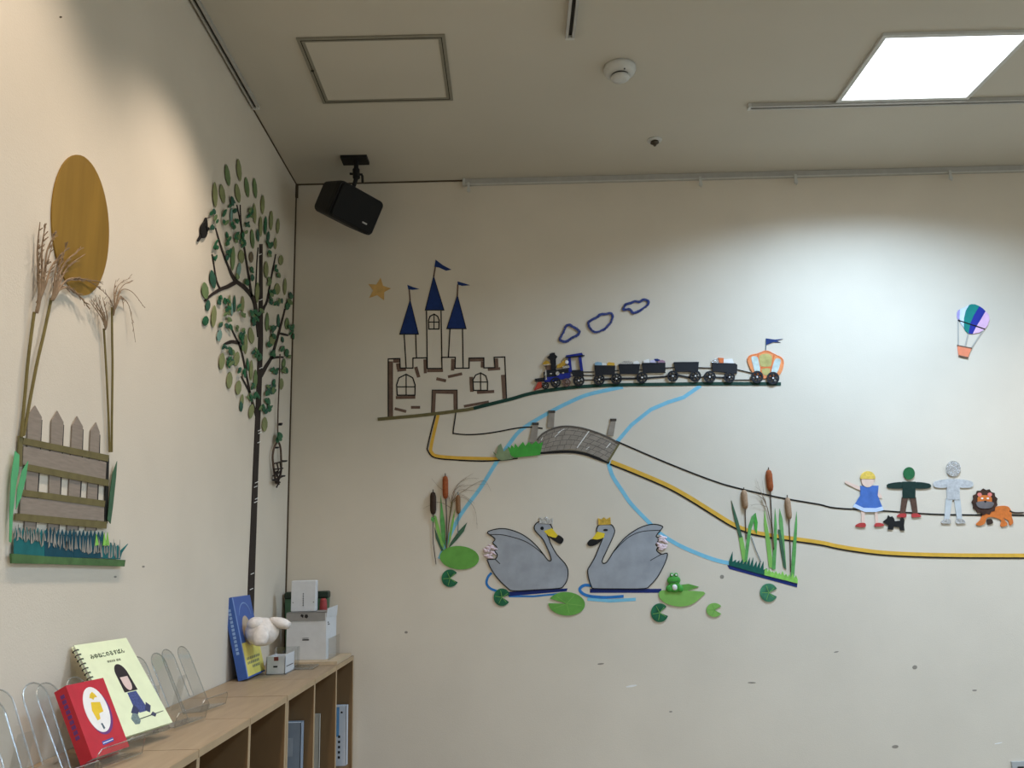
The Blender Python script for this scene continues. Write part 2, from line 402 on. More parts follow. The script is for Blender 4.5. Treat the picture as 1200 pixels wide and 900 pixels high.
# smoke detector
dc = onaxis(2, H, 726, 79)
t = thing('smoke_detector', (dc.x, dc.y, H-.05), 'white round smoke detector on the ceiling', 'detector')
MB().lathe((dc.x, dc.y, H), ((.064, -.0005), (.064, -.012), (.058, -.026), (.046, -.034))).build('base', m_white, t, True)
MB().lathe((dc.x, dc.y, H), ((.034, -.034), (.034, -.042))).build('vent_ring', m_railD, t)
MB().lathe((dc.x, dc.y, H), ((.038, -.042), (.036, -.050), (.02, -.054))).build('cap', m_white, t, True)
MB().lathe((dc.x+.012, dc.y-.045, H), ((.003, -.03), (.003, -.036)), n=8).build('indicator', m_railD, t)
# sprinkler head
sc_ = onaxis(2, H, 767, 164)
t = thing('sprinkler_head', (sc_.x, sc_.y, H-.03), 'small round sprinkler head set in the ceiling', 'sprinkler')
MB().lathe((sc_.x, sc_.y, H), ((.034, -.0005), (.034, -.004), (.022, -.008))).build('escutcheon', m_white, t)
MB().lathe((sc_.x, sc_.y, H), ((.018, -.008), (.02, -.016), (.009, -.022), (.006, -.03))).build('nozzle', mat('dark_metal', (80, 72, 60), .4, metal=.6), t)

# ------------------------------------------------------------------ ceiling speaker
pc = onaxis(2, H, 416, 186)
t = thing('ceiling_speaker', (pc.x, pc.y, H-.35), 'black loudspeaker hung from the ceiling in the corner', 'speaker')
MB().box((pc.x-.062, pc.y-.04, H-.014), (pc.x+.062, pc.y+.04, H-.0005)).build('mount_plate', m_speaker, t)
sb = onaxis(1, pc.y+.03, 407, 242)
n_ = Vector((.64, -.64, -.42)).normalized(); w_ = Vector((.72, .64, -.20)); w_ = (w_-n_*w_.dot(n_)).normalized(); u_ = w_.cross(n_) ; u_ = -u_ if u_.z < 0 else u_
SM = Matrix(((w_.x, n_.x, u_.x, sb.x), (w_.y, n_.y, u_.y, sb.y), (w_.z, n_.z, u_.z, sb.z), (0, 0, 0, 1)))
hw, hd, hh = .128, .100, .086
rings = []
for y, kx, kz, rr in ((-hd, .72, .74, .02), (-hd*.88, .86, .88, .025), (hd*.55, 1, 1, .022), (hd*.8, 1, 1, .022), (hd*.86, .98, .97, .02)):
    X, Z = hw*kx, hh*kz; rg = []
    for cx, cz, a in ((X-rr, Z-rr, 0), (-X+rr, Z-rr, 90), (-X+rr, -Z+rr, 180), (X-rr, -Z+rr, 270)):
        for k in range(5):
            gA = R(a+90*k/4); rg.append(SM @ Vector((cx+rr*math.cos(gA), y, cz+rr*math.sin(gA))))
    rings.append(rg)
MB().loft(rings).build('cabinet', m_speaker, t)
rings = []
for y, k in ((hd*.855, .94), (hd*.98, .92), (hd*1.0, .86)):
    X, Z, rr = hw*k, hh*k, .018; rg = []
    for cx, cz, a in ((X-rr, Z-rr, 0), (-X+rr, Z-rr, 90), (-X+rr, -Z+rr, 180), (X-rr, -Z+rr, 270)):
        for q in range(5):
            gA = R(a+90*q/4); rg.append(SM @ Vector((cx+rr*math.cos(gA), y, cz+rr*math.sin(gA))))
    rings.append(rg)
gr = MB().loft(rings).build('grille', m_grille, t)
MB().box((.045, hd, -.048), (.072, hd+.002, -.041), SM).build('name_badge', m_rail, gr)
top = Vector((pc.x+.006, pc.y, H-.014)); ptop = SM @ Vector((0, -.02, hh))
MB().tube([top, top+Vector((0, 0, -.045))], .011, 10).build('drop_pole', m_speaker, t)
MB().tube([top+Vector((0, 0, -.04)), top+Vector((.002, 0, -.085))], .017, 10).tube([top+Vector((-.03, 0, -.062)), top+Vector((.03, 0, -.068))], .006, 8).build('swivel_joint', m_speaker, t)
MB().tube([top+Vector((.002, 0, -.08)), (top+Vector((0, 0, -.1))+ptop)*.5, ptop], .010, 8).tube([top+Vector((.03, -.005, -.075)), top+Vector((.032, -.005, -.11))], .006, 8).build('bracket_arm', m_speaker, t)

# ------------------------------------------------------------------ wall outlet
t = thing('wall_outlet', (3.235, -.004, .40), 'grey wall outlet plate low on the back wall', 'outlet')
MB().box((3.199, -.008, .41), (3.271, -.0003, .525)).build('plate', mat('plate_grey', (176, 178, 176), .4, .03), t)
MB().box((3.222, -.0105, .43), (3.248, -.008, .505)).build('socket', m_railD, t)

# ================================================================== wall picture: castle
C1 = cr(420, 290, 4.285)
ca = wthing('paper_castle', 'B', (520, 488), 'paper tape castle with three blue turrets on the back wall', 'wall decoration')
def bl(name, pts, wd, parent, m=m_tapeB, z0=.0004, z1=.0014, closed=False, k=4.285):
    return tape(name, 'B', C1(*pts), wd/k, m, z0, z1, parent, closed)
bl('wall_outline', [(150, 850), (150, 560), (208, 558), (210, 606), (274, 606), (274, 556), (343, 554), (345, 608), (420, 608), (418, 552), (487, 552),
                    (485, 607), (556, 606), (556, 556), (630, 555), (630, 605), (685, 604), (682, 552), (735, 550), (744, 765)], 6, ca)
for a, b, w_d in (((163, 572), (163, 850), 22), ((175, 571), (205, 570), 17), ((198, 582), (202, 612), 19), ((195, 617), (240, 612), 15), ((288, 600), (303, 652), 17),
                  ((334, 562), (336, 632), 15), ((345, 619), (425, 618), 15), ((475, 560), (473, 618), 17), ((560, 566), (630, 565), 14), ((622, 573), (622, 603), 14),
                  ((692, 557), (694, 603), 19), ((650, 613), (712, 608), 14), ((726, 640), (734, 760), 20), ((188, 754), (286, 752), 15), ((566, 650), (570, 725), 18),
                  ((596, 728), (682, 723), 15), ((392, 659), (440, 670), 15), ((450, 650), (521, 634), 14), ((182, 809), (240, 824), 14), ((264, 803), (310, 803), 14), ((530, 798), (655, 775), 13)):
    bl('tape_strip', [a, b], w_d, ca, m_brown, .0003, .001)
gt = bl('gate', [(376, 830), (381, 725), (486, 727), (487, 826)], 18, ca, m_brown, .0003, .001)
bl('gate_outline', [(367, 830), (371, 716), (496, 716), (497, 824)], 4, gt)
def castle_window(arch, mull, parent):
    w = bl('window_frame', arch, 6, parent, closed=True)
    for q in mull: bl('mullion', q, 5, w)
castle_window([(195, 742), (192, 690), (204, 655), (240, 637), (273, 655), (285, 690), (284, 742)], (((240, 640), (240, 742)), ((195, 700), (284, 700))), ca)
castle_window([(578, 718), (575, 665), (589, 641), (614, 630), (640, 645), (649, 675), (648, 718)], (((614, 632), (614, 716)), ((577, 676), (648, 676))), ca)
for sides, roof, pole, flag, lab in (
    ((((230, 438), (240, 605)), ((288, 438), (292, 556))), ((260, 262), (302, 436), (208, 436)), ((260, 265), (255, 208)), ((246, 188), (275, 200), (306, 209), (272, 213), (250, 210)), 'left'),
    ((((342, 318), (346, 606)), ((415, 318), (420, 606))), ((378, 143), (430, 315), (336, 315)), ((378, 147), (387, 95)), ((388, 62), (425, 90), (467, 112), (440, 117), (405, 101), (382, 97)), 'middle'),
    ((((460, 408), (452, 552)), ((523, 408), (526, 605))), ((497, 238), (541, 408), (444, 408)), ((497, 242), (500, 186)), ((498, 171), (530, 180), (561, 190), (520, 193), (499, 187)), 'right')):
    m = MB()
    for a, b in sides: m.strip('B', C1(a, b), 6/4.285, .0004, .0014)
    tw = m.build('turret', m_tapeB, ca)
    cut('turret_roof', 'B', C1(*roof), m_navyroof, .0004, .0022, tw)
    tape('roof_outline', 'B', C1(*roof), 1.0, m_tapeB, .0004, .0026, tw, True)
    tape('flag_pole', 'B', C1(*pole), 1.6, m_brown, .0004, .0018, tw); cut('flag', 'B', C1(*flag), m_navyroof, .0004, .0024, tw)
    if lab == 'middle':
        castle_window([(354, 410), (352, 367), (360, 346), (380, 335), (398, 346), (406, 367), (404, 410)], (((380, 337), (380, 408)), ((354, 375), (404, 375))), ca)
tag(cut('paper_star', 'B', C1((112, 152), (124, 193), (164, 206), (130, 224), (129, 266), (95, 240), (54, 254), (74, 216), (50, 184), (90, 187)), m_star, .0004, .002), 'small gold paper star beside the castle', 'wall decoration')

# track the train runs on
tr = wthing('tape_track', 'B', (680, 470), 'olive and dark green tape line under castle and train', 'tape')
tape('olive_tape', 'B', C1((97, 863), (300, 845), (430, 830), (545, 815), (590, 806)), 3.8, m_olive, .0016, .0024, tr)
tape('green_tape', 'B', smooth([(555, 478.6), (577, 473), (600, 467.4), (623, 461), (662, 455), (696, 452.3), (730, 451), (770, 450.6), (815, 450), (859, 449.8), (915, 450)], 4), 4.0, m_dgreen, .0016, .0026, tr)

# smoke clouds of yarn
C2 = cr(600, 340, 6.43)
for i, (pts, lab) in enumerate(((((360, 370), (385, 320), (405, 275), (432, 262), (455, 275), (490, 295), (508, 318), (490, 345), (450, 362), (420, 385), (385, 390)), 'small blue yarn smoke cloud nearest the locomotive chimney'),
        (((575, 250), (600, 225), (640, 205), (665, 185), (700, 182), (742, 175), (758, 200), (745, 245), (710, 285), (680, 305), (630, 320), (590, 295)), 'middle blue yarn smoke cloud above the train'),
        (((838, 150), (855, 110), (890, 100), (925, 85), (960, 90), (990, 72), (1026, 85), (1020, 115), (975, 150), (945, 165), (910, 175), (885, 148)), 'farthest blue yarn smoke cloud of the three'))):
    base = smooth(C2(*pts), 9, True); m = MB()
    for st in range(3):
        q = [P('B', (x+random.uniform(-.3, .3)+1.25*math.sin(k*1.25+st*2.1), y+random.uniform(-.3, .3)+1.25*math.cos(k*1.25+st*2.1)), .004+.001*st) for k, (x, y) in enumerate(base)]
        m.tube(q, .0021, 5, True)
    tag(m.build('yarn_cloud', m_yarn), lab, 'wall decoration', 'yarn smoke clouds')

# ------------------------------------------------------------------ train
def wheel(parent, cx, cy, r, z0=.0055, z1=.0085, hub=m_whiteP, name='wheel', m_=None):
    m = MB(); n = 22
    for z in (0,):
        pts = ell(cx, cy, r*.87, r*.87, 0, n); m.strip('B', pts, r*.30, z0, z1, True)
        for k in range(6):
            a = R(60*k+15); m.strip('B', [(cx, cy), (cx+r*.8*math.cos(a), cy+r*.8*math.sin(a))], r*.22, z0, z1-.0004)
        m.poly('B', ell(cx, cy, r*.30, r*.30, 0, 12), z0, z1)
    w = m.build(name, m_ or m_train, parent)
    cut('hub', 'B', ell(cx, cy, r*.15, r*.15, 0, 8), hub, z0, z1+.0006, w)
    return w
C3 = cr(620, 405, 15)
lo = wthing('paper_locomotive', 'B', (655, 455), 'blue and black paper locomotive pulling the train', 'wall decoration')
def lc(name, pts, m, z0=.0012, z1=.004, parent=lo): return cut(name, 'B', C3(*pts), m, z0, z1, parent)
lc('boiler', ((250, 480), (310, 440), (470, 432), (700, 418), (705, 480), (540, 500), (480, 545), (268, 565)), m_train, .0005, .012)
lc('boiler_skirt', ((268, 545), (330, 520), (480, 520), (545, 500), (722, 478), (745, 545), (700, 580), (552, 602), (360, 645), (268, 640)), m_trainB, .0005, .010)
ch = lc('chimney', ((372, 250), (470, 240), (472, 435), (385, 437)), m_train, .0005, .014)
lc('chimney_top', ((320, 215), (365, 177), (357, 160), (395, 139), (450, 139), (455, 170), (496, 205), (465, 245), (370, 253)), m_train, .0005, .016, ch)
lc('lamp', ((238, 312), (296, 270), (345, 290), (375, 330), (375, 350), (258, 364)), m_goldfoil, .0005, .012)
lc('lamp_glass', ((252, 350), (375, 330), (378, 345), (258, 364)), m_silver, .0005, .014)
lc('lamp_bracket', ((285, 365), (385, 350), (390, 440), (300, 440)), m_brown, .0005, .009)
lc('steam_dome', tuple((498+x, 500+y) for x, y in ell(0, 0, 34, 36, 0, 14)), m_silver, .0005, .015)
lc('bell', ((490, 345), (560, 310), (640, 240), (650, 330), (590, 385), (490, 400)), m_goldfoil, .0005, .009)
lc('whistle', tuple((662+x, 300+y) for x, y in ell(0, 0, 30, 34, 0, 12)), m_whiteP, .0005, .014)
lc('hand_rail', ((590, 372), (705, 360), (705, 400), (590, 415)), m_silver, .0005, .013)
lc('front_trim', ((276, 440), (300, 430), (312, 610), (284, 615)), m_silver, .0005, .013)
for x, y in ((380, 503), (597, 489), (742, 524), (290, 527)): lc('rivet', tuple((x+a, y+b) for a, b in ell(0, 0, 20, 13, 0, 8)), m_silver, .0005, .0135)
cb = lc('cab', ((740, 440), (945, 430), (962, 540), (765, 545)), m_train, .0005, .010)
lc('cab_post', ((682, 220), (730, 218), (752, 470), (692, 478)), m_trainB, .0005, .012, cb)
lc('cab_post', ((868, 205), (915, 198), (948, 450), (900, 450)), m_trainB, .0005, .012, cb)
rf = lc('cab_roof', ((645, 185), (925, 138), (945, 182), (655, 216)), m_trainB, .0005, .015, cb)
lc('roof_edge', ((630, 214), (970, 178), (972, 190), (632, 225)), m_train, .0005, .017, cb)
lc('buffer_beam', ((105, 592), (265, 570), (270, 626), (110, 640)), m_train, .0005, .013)
cw = lc('cowcatcher', ((155, 645), (217, 645), (228, 738), (83, 796)), m_red, .0005, .009)
for k in range(3): cut('bar', 'B', C3((168+18*k, 650), (173+18*k, 650), (135+38*k, 772-12*k), (127+38*k, 775-12*k)), m_orangeD, .0005, .0105, cw)
for x, y, r in ((285, 712, 60), (465, 655, 88), (870, 622, 98)):
    c = C3((x, y))[0]; wheel(lo, c[0], c[1], r/15, .008, .013)
c = C3((655, 655))[0]; wheel(lo, c[0], c[1], 72/15, .006, .011, m_silver, 'wheel', mat('red_brown_card', (112, 84, 76), .5, .2, 120))
for y, x1 in ((465, 960), (525, 965), (605, 980)): lc('coupling_rod', ((x1-20, y-8), (1145, y-8), (1145, y+8), (x1-20, y+8)), m_train, .0005, .004)

def wagon(box, wheels, rods, cargo, label):
    cx = sum(p[0] for p in box)/len(box); cy = max(p[1] for p in box)
    t = wthing('paper_wagon', 'B', (cx, cy), label, 'wall decoration', 'wagons of the paper train')
    b = cut('wagon_body', 'B', box, m_train, .0005, .010, t)
    e = [(p[0], p[1]) for p in box[:2]]; tape('rim', 'B', e, .9, mat('wagon_rim', (44, 46, 54), .5), .0005, .0112, b)
    for wx, wy, r in wheels: wheel(t, wx, wy, r, .0075, .0125)
    for a in rods: tape('coupling_rod', 'B', a[:2], a[2], m_train, .0005, .0045, t)
    for pts, m in cargo: cut('cargo', 'B', pts, m, .002, .008, t)
C4 = cr(690, 410, 15); C5 = cr(765, 405, 11.43); C6 = cr(760, 380, 7.06)
wagon(C4((95, 285), (460, 290), (455, 440), (110, 445)), ((702, 445.3, 6.4), (722, 444.4, 6.4)), ([(704, 444.8), (720, 444.2), 2.2], [(720, 434.5), (725, 434.5), 1.2]),
      ((C4((105, 235), (150, 215), (225, 228), (232, 285), (105, 283)), mat('pale_blue_scrap', (140, 176, 196), .6)), (C4((232, 235), (300, 240), (320, 285), (232, 285)), m_whiteP), (C4((318, 245), (345, 222), (448, 235), (452, 288), (318, 285)), m_yellow)), 'black paper wagon with blue and yellow cargo, first behind the locomotive')
wagon(C4((520, 265), (895, 262), (870, 430), (545, 430)), ((752, 443, 6.4),), ([(724, 443.8), (752, 443.6), 2.2], [(749, 433.4), (754, 433.4), 1]),
      ((C4((540, 245), (615, 205), (700, 200), (760, 215), (775, 262), (540, 265)), m_silver), (C4((780, 215), (850, 195), (880, 225), (880, 262), (780, 262)), m_whiteP)), 'black paper wagon heaped with crumpled silver foil')
wagon([(752, 426.3), (779.4, 426), (779.4, 437), (753.3, 437.3)], ((788, 441.3, 6.4),), ([(754, 443.4), (786, 441), 2.0], [(779, 431.4), (790, 430.7), 1.0]),
      ((C4((960, 195), (1050, 165), (1070, 240), (960, 245)), m_whiteP), (C4((1075, 195), (1150, 180), (1190, 245), (1080, 245)), mat('lilac_scrap', (206, 200, 226), .6)),
       (C5((15, 185), (60, 180), (100, 200), (70, 212), (20, 205)), m_navy), (C5((70, 210), (120, 195), (160, 212), (162, 240), (70, 240)), mat('mauve_scrap', (170, 130, 150), .6))), 'black paper wagon with white and mauve scraps, middle of the train')
wagon(C5((278, 232), (612, 230), (600, 355), (300, 355)), ((814.4, 441.3, 6.5),), ([(790, 439), (812, 443.5), 2.0], [(817, 431), (835, 431.4), 1.0], [(820, 442), (832, 442), 1.0]),
      ((C5((395, 290), (480, 288), (480, 300), (395, 302)), m_rail),), 'empty black paper wagon with flat closed top')
wagon(C5((790, 240), (1105, 250), (1125, 262), (1122, 378), (795, 350)), ((831.2, 442.2, 6.8), (854.2, 442.6, 6.3)), ([(833, 442), (853, 443), 1.8], [(863, 433), (882, 437.6), .9], [(856, 445.6), (882, 445.2), .9]),
      ((C5((868, 168), (945, 172), (942, 240), (890, 238)), m_orangeD), (C5((785, 215), (830, 178), (870, 200), (885, 240), (795, 240)), m_silver), (C5((945, 190), (1060, 180), (1085, 248), (945, 244)), m_whiteP)), 'last black paper wagon with orange and silver cargo beside the coach')
pc_ = wthing('pumpkin_coach', 'B', (896, 450), 'orange paper pumpkin coach with a blue flag at the train end', 'wall decoration')
body = cut('coach_body', 'B', smooth(C6((815, 300), (832, 260), (880, 246), (912, 246), (940, 225), (972, 219), (1010, 230), (1040, 257), (1075, 262), (1110, 290), (1116, 335), (1098, 400), (1060, 430), (960, 450), (885, 430), (846, 380)), 3, True), m_orange, .0005, .006, pc_)
for q in (((905, 250), (900, 300), (925, 400), (945, 440)), ((1035, 258), (1022, 310), (1005, 400), (985, 440))): tape('seam', 'B', smooth(C6(*q), 4), 1.8, m_orangeD, .0005, .0068, body)
tape('seam', 'B', smooth(C6((820, 300), (835, 268), (880, 255), (940, 232), (972, 226), (1010, 238), (1070, 268), (1106, 295), (1110, 335)), 3), 1.2, m_orangeD, .0005, .0066, body)
tape('seam', 'B', C6((922, 362), (1012, 360)), 2, m_orangeD, .0005, .0066, body)
for q, m in ((((848, 275), (890, 270), (905, 300), (920, 395), (880, 400), (860, 340)), m_holo), (((918, 262), (970, 246), (1015, 265), (1015, 320), (1002, 350), (930, 350), (915, 310)), m_holoY),
             (((935, 375), (1000, 370), (990, 420), (950, 420)), m_holoY), (((1040, 300), (1065, 285), (1090, 300), (1080, 350), (1055, 410), (1010, 410)), m_holo)):
    cut('window', 'B', smooth(C6(*q), 3, True), m, .0005, .0075, body)
wheel(pc_, *C6((893, 440))[0], 7.0, .008, .0125); wheel(pc_, *C6((1024, 450))[0], 7.2, .008, .0125)
fp = tape('flag_pole', 'B', C6((968, 222), (972, 118)), .9, m_stemB, .0005, .003, pc_)
cut('flag', 'B', C6((972, 118), (1040, 128), (1112, 122), (1055, 140), (1092, 152), (1035, 148), (972, 172)), m_navyroof, .0005, .004, fp)

# ------------------------------------------------------------------ streams, paths and bridge
st = smooth([(730, 453.5), (710, 457.5), (687, 463), (667, 471.5), (650, 480), (625.4, 494), (608.8, 505.4), (596.3, 521), (581.7, 541.9), (562.9, 572), (540, 603), (526, 630), (515, 655)], 4)
tag(tape('stream_tape', 'B', st, 4.4, m_sky, .0002, .0009), 'light blue tape stream running down to the left cattails', 'tape')
st2 = wthing('stream_tape', 'B', (760, 560), 'light blue tape stream passing under the bridge to the right reeds', 'tape')
tape('upper_tape', 'B', [(821, 452), (801, 465.7), (782.7, 471.4), (762.8, 479.9), (740, 498), (722, 519)], 4.4, m_sky, .0002, .0009, st2)
tape('lower_tape', 'B', smooth([(713, 541), (715, 550), (719, 560), (729.6, 576), (740, 591), (760, 611.7), (772, 624), (793, 637.5), (816.7, 648.3), (840, 656.7), (860, 661)], 4), 4.6, m_sky, .0002, .0009, st2)
C7 = cr(490, 470, 4.8)
pa = wthing('yellow_path', 'B', (540, 535), 'yellow tape path edged black leaving the castle gate', 'tape')
tape('yellow_tape', 'B', smooth(C7((113, 78), (96, 150), (72, 262), (76, 288), (102, 308), (200, 318), (320, 322), (450, 325)), 4), 3.7, m_yellow, .001, .0018, pa)
tape('black_edge', 'B', smooth(C7((98, 76), (78, 150), (55, 250), (55, 280), (95, 319), (220, 332), (360, 338), (475, 332), (560, 322)), 4), 1.6, m_tapeB, .001, .002, pa)
ye = [(716, 541), (740, 550.5), (780, 567.5), (805, 581), (830, 596.5), (857.4, 613.4), (872, 620), (885, 624), (914, 629), (960, 635.5), (980, 639.8), (1007.5, 644.3), (1044, 648.2), (1108, 650.5), (1199, 651), (1330, 651)]
pa2 = wthing('yellow_path', 'B', (960, 640), 'long yellow tape path edged black from bridge to the right', 'tape')
tape('yellow_tape', 'B', smooth(ye, 4), 4.6, m_yellow, .001, .0018, pa2)
tape('black_edge', 'B', smooth([(x+(-1.2 if x < 860 else 0), y+3.0) for x, y in ye], 4), 1.9, m_tapeB, .001, .002, pa2)
tag(tape('black_line', 'B', smooth(C7((212, 66), (206, 110), (197, 176), (206, 183), (270, 189), (350, 186), (440, 174), (540, 155), (620, 147), (700, 154)), 4), 1.5, m_tapeB, .001, .0018), 'thin black tape line from castle gate to bridge', 'tape')
tag(tape('black_line', 'B', smooth([(722, 517), (760, 533.5), (795, 548), (830, 561.5), (857.4, 570.3), (901.8, 580.7), (929.2, 586), (960, 591.2), (980, 595.5), (1035, 598.7), (1090, 602.5), (1137.7, 603.5), (1200, 604), (1330, 605)], 4), 1.8, m_tapeB, .001, .0018), 'long thin black tape line from bridge under the paper figures', 'tape')
br = wthing('paper_bridge', 'B', (680, 535), 'grey paper arched stone bridge over the tape path', 'wall decoration')
top_ = smooth(C7((670, 215), (700, 180), (760, 150), (830, 138), (920, 148), (1010, 175), (1080, 205), (1130, 235)), 4)
bot_ = smooth(C7((680, 287), (720, 285), (800, 275), (870, 272), (930, 285), (1000, 310), (1070, 345)), 4)
dk = cut('bridge_wall', 'B', top_ + bot_[::-1] + C7((665, 250)), m_bridge, .002, .0045, br)
tape('coping', 'B', [(x, y+1.2) for x, y in top_], 2.0, mat('coping_grey', (98, 90, 82), .8), .002, .006, br)
tape('black_edge', 'B', smooth(C7((680, 292), (760, 288), (850, 285), (930, 296), (1000, 320), (1075, 347)), 4), 3.2, m_tapeB, .002, .0035, br)
tape('end_strip', 'B', C7((1131, 238), (1068, 342)), 2.2, m_olive, .002, .0056, br)
def lerp(a, b, k): return (a[0]+(b[0]-a[0])*k, a[1]+(b[1]-a[1])*k)
tN = [top_[int(i*(len(top_)-1)/24)] for i in range(25)]; bN = [bot_[int(i*(len(bot_)-1)/24)] for i in range(25)]
for k in (.2, .4, .6, .8): tape('joint', 'B', [lerp(a, b, k) for a, b in zip(tN, bN)], .35, m_bridgeD, .002, .0048, dk)
for r_ in range(5):
    for i in range(1+r_ % 2, 24, 2):
        tape('joint', 'B', [lerp(lerp(tN[i], tN[min(24, i+1)], .6), lerp(bN[i], bN[min(24, i+1)], .6), .2*r_), lerp(tN[i], bN[i], .2*r_+.2)], .35, m_bridgeD, .002, .0048, dk)
for a, b, w_d in (((962, 168), (893, 264), 5), ((822, 158), (785, 178), 3), ((800, 172), (768, 203), 3), ((1082, 236), (1058, 264), 4), ((962, 258), (944, 273), 3), ((700, 205), (690, 222), 3)):
    tape('chalk_streak', 'B', C7(a, b), w_d/4.8, m_whiteP, .002, .0054, dk)
for q in (((645, 130), (676, 130), (666, 238), (622, 232)), ((735, 62), (768, 62), (763, 148), (725, 150)), ((1083, 108), (1112, 108), (1098, 198), (1062, 190))):
    po = cut('post', 'B', C7(*q), m_bridge, .002, .005, br)
    cut('post_cap', 'B', C7((q[0][0]-3, q[0][1]-8), (q[1][0]+3, q[1][1]-8), (q[1][0]+2, q[1][1]+6), (q[0][0]-2, q[0][1]+6)), m_bridgeD, .002, .0062, po)
gb = wthing('paper_grass', 'B', (610, 537), 'bright green paper grass tuft at the bridge foot', 'wall decoration')
cut('grass_blades', 'B', C7((520, 305), (503, 255), (520, 268), (525, 248), (540, 265), (545, 238), (562, 262), (590, 230), (603, 254), (622, 230), (640, 246), (662, 226), (678, 242), (702, 230), (685, 305), (540, 319)), m_grassB, .0062, .0078, gb)
cut('sage_leaves', 'B', C7((420, 284), (440, 300), (450, 255), (466, 240), (482, 285), (505, 264), (514, 290), (532, 326), (470, 335), (445, 325)), m_grassP, .0062, .0086, gb)

# ------------------------------------------------------------------ swans
def swan(cvt, label, body, wing, tail_line, beak, tip, eye, crown, mcrown, fluff):
    t = wthing('paper_swan', 'B', (sum(p[0] for p in cvt(*body))/len(body), max(p[1] for p in cvt(*body))), label, 'wall decoration', 'paper swans')
    o = smooth(cvt(*body), 3, True)
    b = cut('swan_body', 'B', o, m_swan, .0012, .004, t)
    tape('outline', 'B', o, 1.1, m_tapeB, .0012, .0046, b, True)
    tape('wing_line', 'B', smooth(cvt(*wing), 4), .8, m_tapeB, .0012, .0046, b); tape('wing_line', 'B', cvt(*tail_line), .8, m_tapeB, .0012, .0046, b)
    k = cut('beak', 'B', cvt(*beak), m_beakY, .0012, .0052, t); cut('beak_tip', 'B', smooth(cvt(*tip), 3, True), m_black, .0012, .0054, k)
    cut('eye', 'B', cvt(*eye), m_black, .0012, .0052, t); cut('crown', 'B', cvt(*crown), mcrown, .0012, .006, t)
    f = MB(); n = len(fluff)
    c = (sum(p[0] for p in fluff)/n, sum(p[1] for p in fluff)/n)
    for k_ in range(16):
        a = fluff[k_ % n]; q = lerp(c, a, random.uniform(.35, .8)); pp = P('B', cvt(q)[0], .006)
        f.ball(pp, random.uniform(.012, .020), .004, random.uniform(.004, .007), Matrix.Rotation(random.uniform(-.7, .7), 3, 'Y'), 8, 6)
    f.build('tail_feathers', m_pink, t, True)
C8 = cr(490, 540, 4.737)
swan(C8, 'grey paper swan facing right wearing a silver crown',
     [(385, 400), (402, 387), (450, 377), (500, 380), (560, 400), (610, 430), (660, 475), (700, 525), (722, 553), (738, 553), (735, 530), (715, 480), (690, 432), (655, 395), (644, 370), (658, 345), (690, 335), (725, 345), (744, 372), (740, 390), (716, 408),
      (726, 430), (736, 460), (770, 520), (815, 570), (832, 610), (827, 660), (806, 695), (780, 708), (650, 716), (530, 722), (490, 700), (440, 650), (405, 600), (390, 565), (386, 548), (428, 545), (440, 522), (425, 500), (437, 480), (415, 456), (427, 435), (405, 415)],
     ((398, 410), (460, 410), (530, 425), (600, 450), (660, 490), (698, 524)), ((427, 545), (455, 572)), ((698, 390), (742, 374), (776, 415), (760, 430), (722, 416)), ((722, 418), (762, 428), (778, 412), (806, 432), (800, 455), (780, 459)),
     ell(688, 375, 10, 10, 0, 12), ((672, 347), (674, 313), (692, 325), (710, 310), (726, 327), (747, 316), (744, 352)), m_silver, [(362, 495), (385, 465), (410, 448), (430, 480), (432, 520), (400, 548), (372, 545)])
C9 = cr(660, 590, 6)
swan(C9, 'grey paper swan facing left wearing a gold crown',
     [(238, 200), (238, 172), (252, 152), (300, 146), (338, 150), (356, 173), (361, 200), (345, 245), (315, 310), (280, 385), (274, 414), (290, 421), (312, 405), (360, 330), (420, 255), (480, 205), (540, 170), (600, 150), (650, 147), (696, 160), (690, 180), (652, 230), (675, 247), (650, 290), (668, 305), (655, 330), (690, 356), (730, 350), (725, 390), (700, 450), (660, 520), (610, 575), (570, 598), (400, 600), (222, 598),
      (200, 585), (180, 530), (172, 470), (190, 435), (222, 380), (255, 300), (275, 250), (286, 216)],
     ((345, 350), (420, 270), (480, 225), (560, 196), (682, 188)), ((690, 356), (610, 402)), ((240, 198), (292, 210), (285, 240), (250, 252), (198, 254)), ((203, 250), (240, 255), (268, 250), (262, 266), (230, 290), (190, 301), (169, 285), (180, 262)),
     ell(297, 187, 17, 8, 0, 12), ((248, 152), (244, 102), (265, 113), (286, 97), (302, 112), (331, 96), (334, 148)), m_goldfoil, [(690, 205), (718, 218), (714, 260), (724, 318), (712, 348), (680, 350), (662, 322), (668, 290), (680, 250)])
t = wthing('water_tape', 'B', C8((650, 752))[0], 'blue tape water ripple under the right-facing swan', 'tape', 'tape ripples under the swans')
cut('navy_tape', 'B', C8((497, 728), (830, 708), (825, 724), (500, 752)), m_navy, .0002, .001, t)
tape('curl', 'B', smooth(C8((408, 622), (388, 645), (380, 680), (400, 708), (435, 722)), 4), 2.8, m_blue, .0002, .001, t)
tape('light_tape', 'B', C8((505, 752), (640, 752), (785, 738)), 2.2, m_blue, .0001, .0008, t)
t = wthing('water_tape', 'B', C9((430, 690))[0], 'blue tape water ripple under the left-facing swan', 'tape', 'tape ripples under the swans')
cut('navy_tape', 'B', C9((188, 600), (690, 600), (690, 628), (188, 628)), m_navy, .0002, .001, t)
tape('curl', 'B', smooth(C9((198, 577), (150, 575), (118, 597), (127, 625), (180, 650), (300, 660), (425, 652)), 4), 3.4, m_blue, .0002, .0014, t)
tape('light_tape', 'B', C9((170, 672), (330, 685), (510, 674)), 3.8, m_sky, .0001, .0009, t)

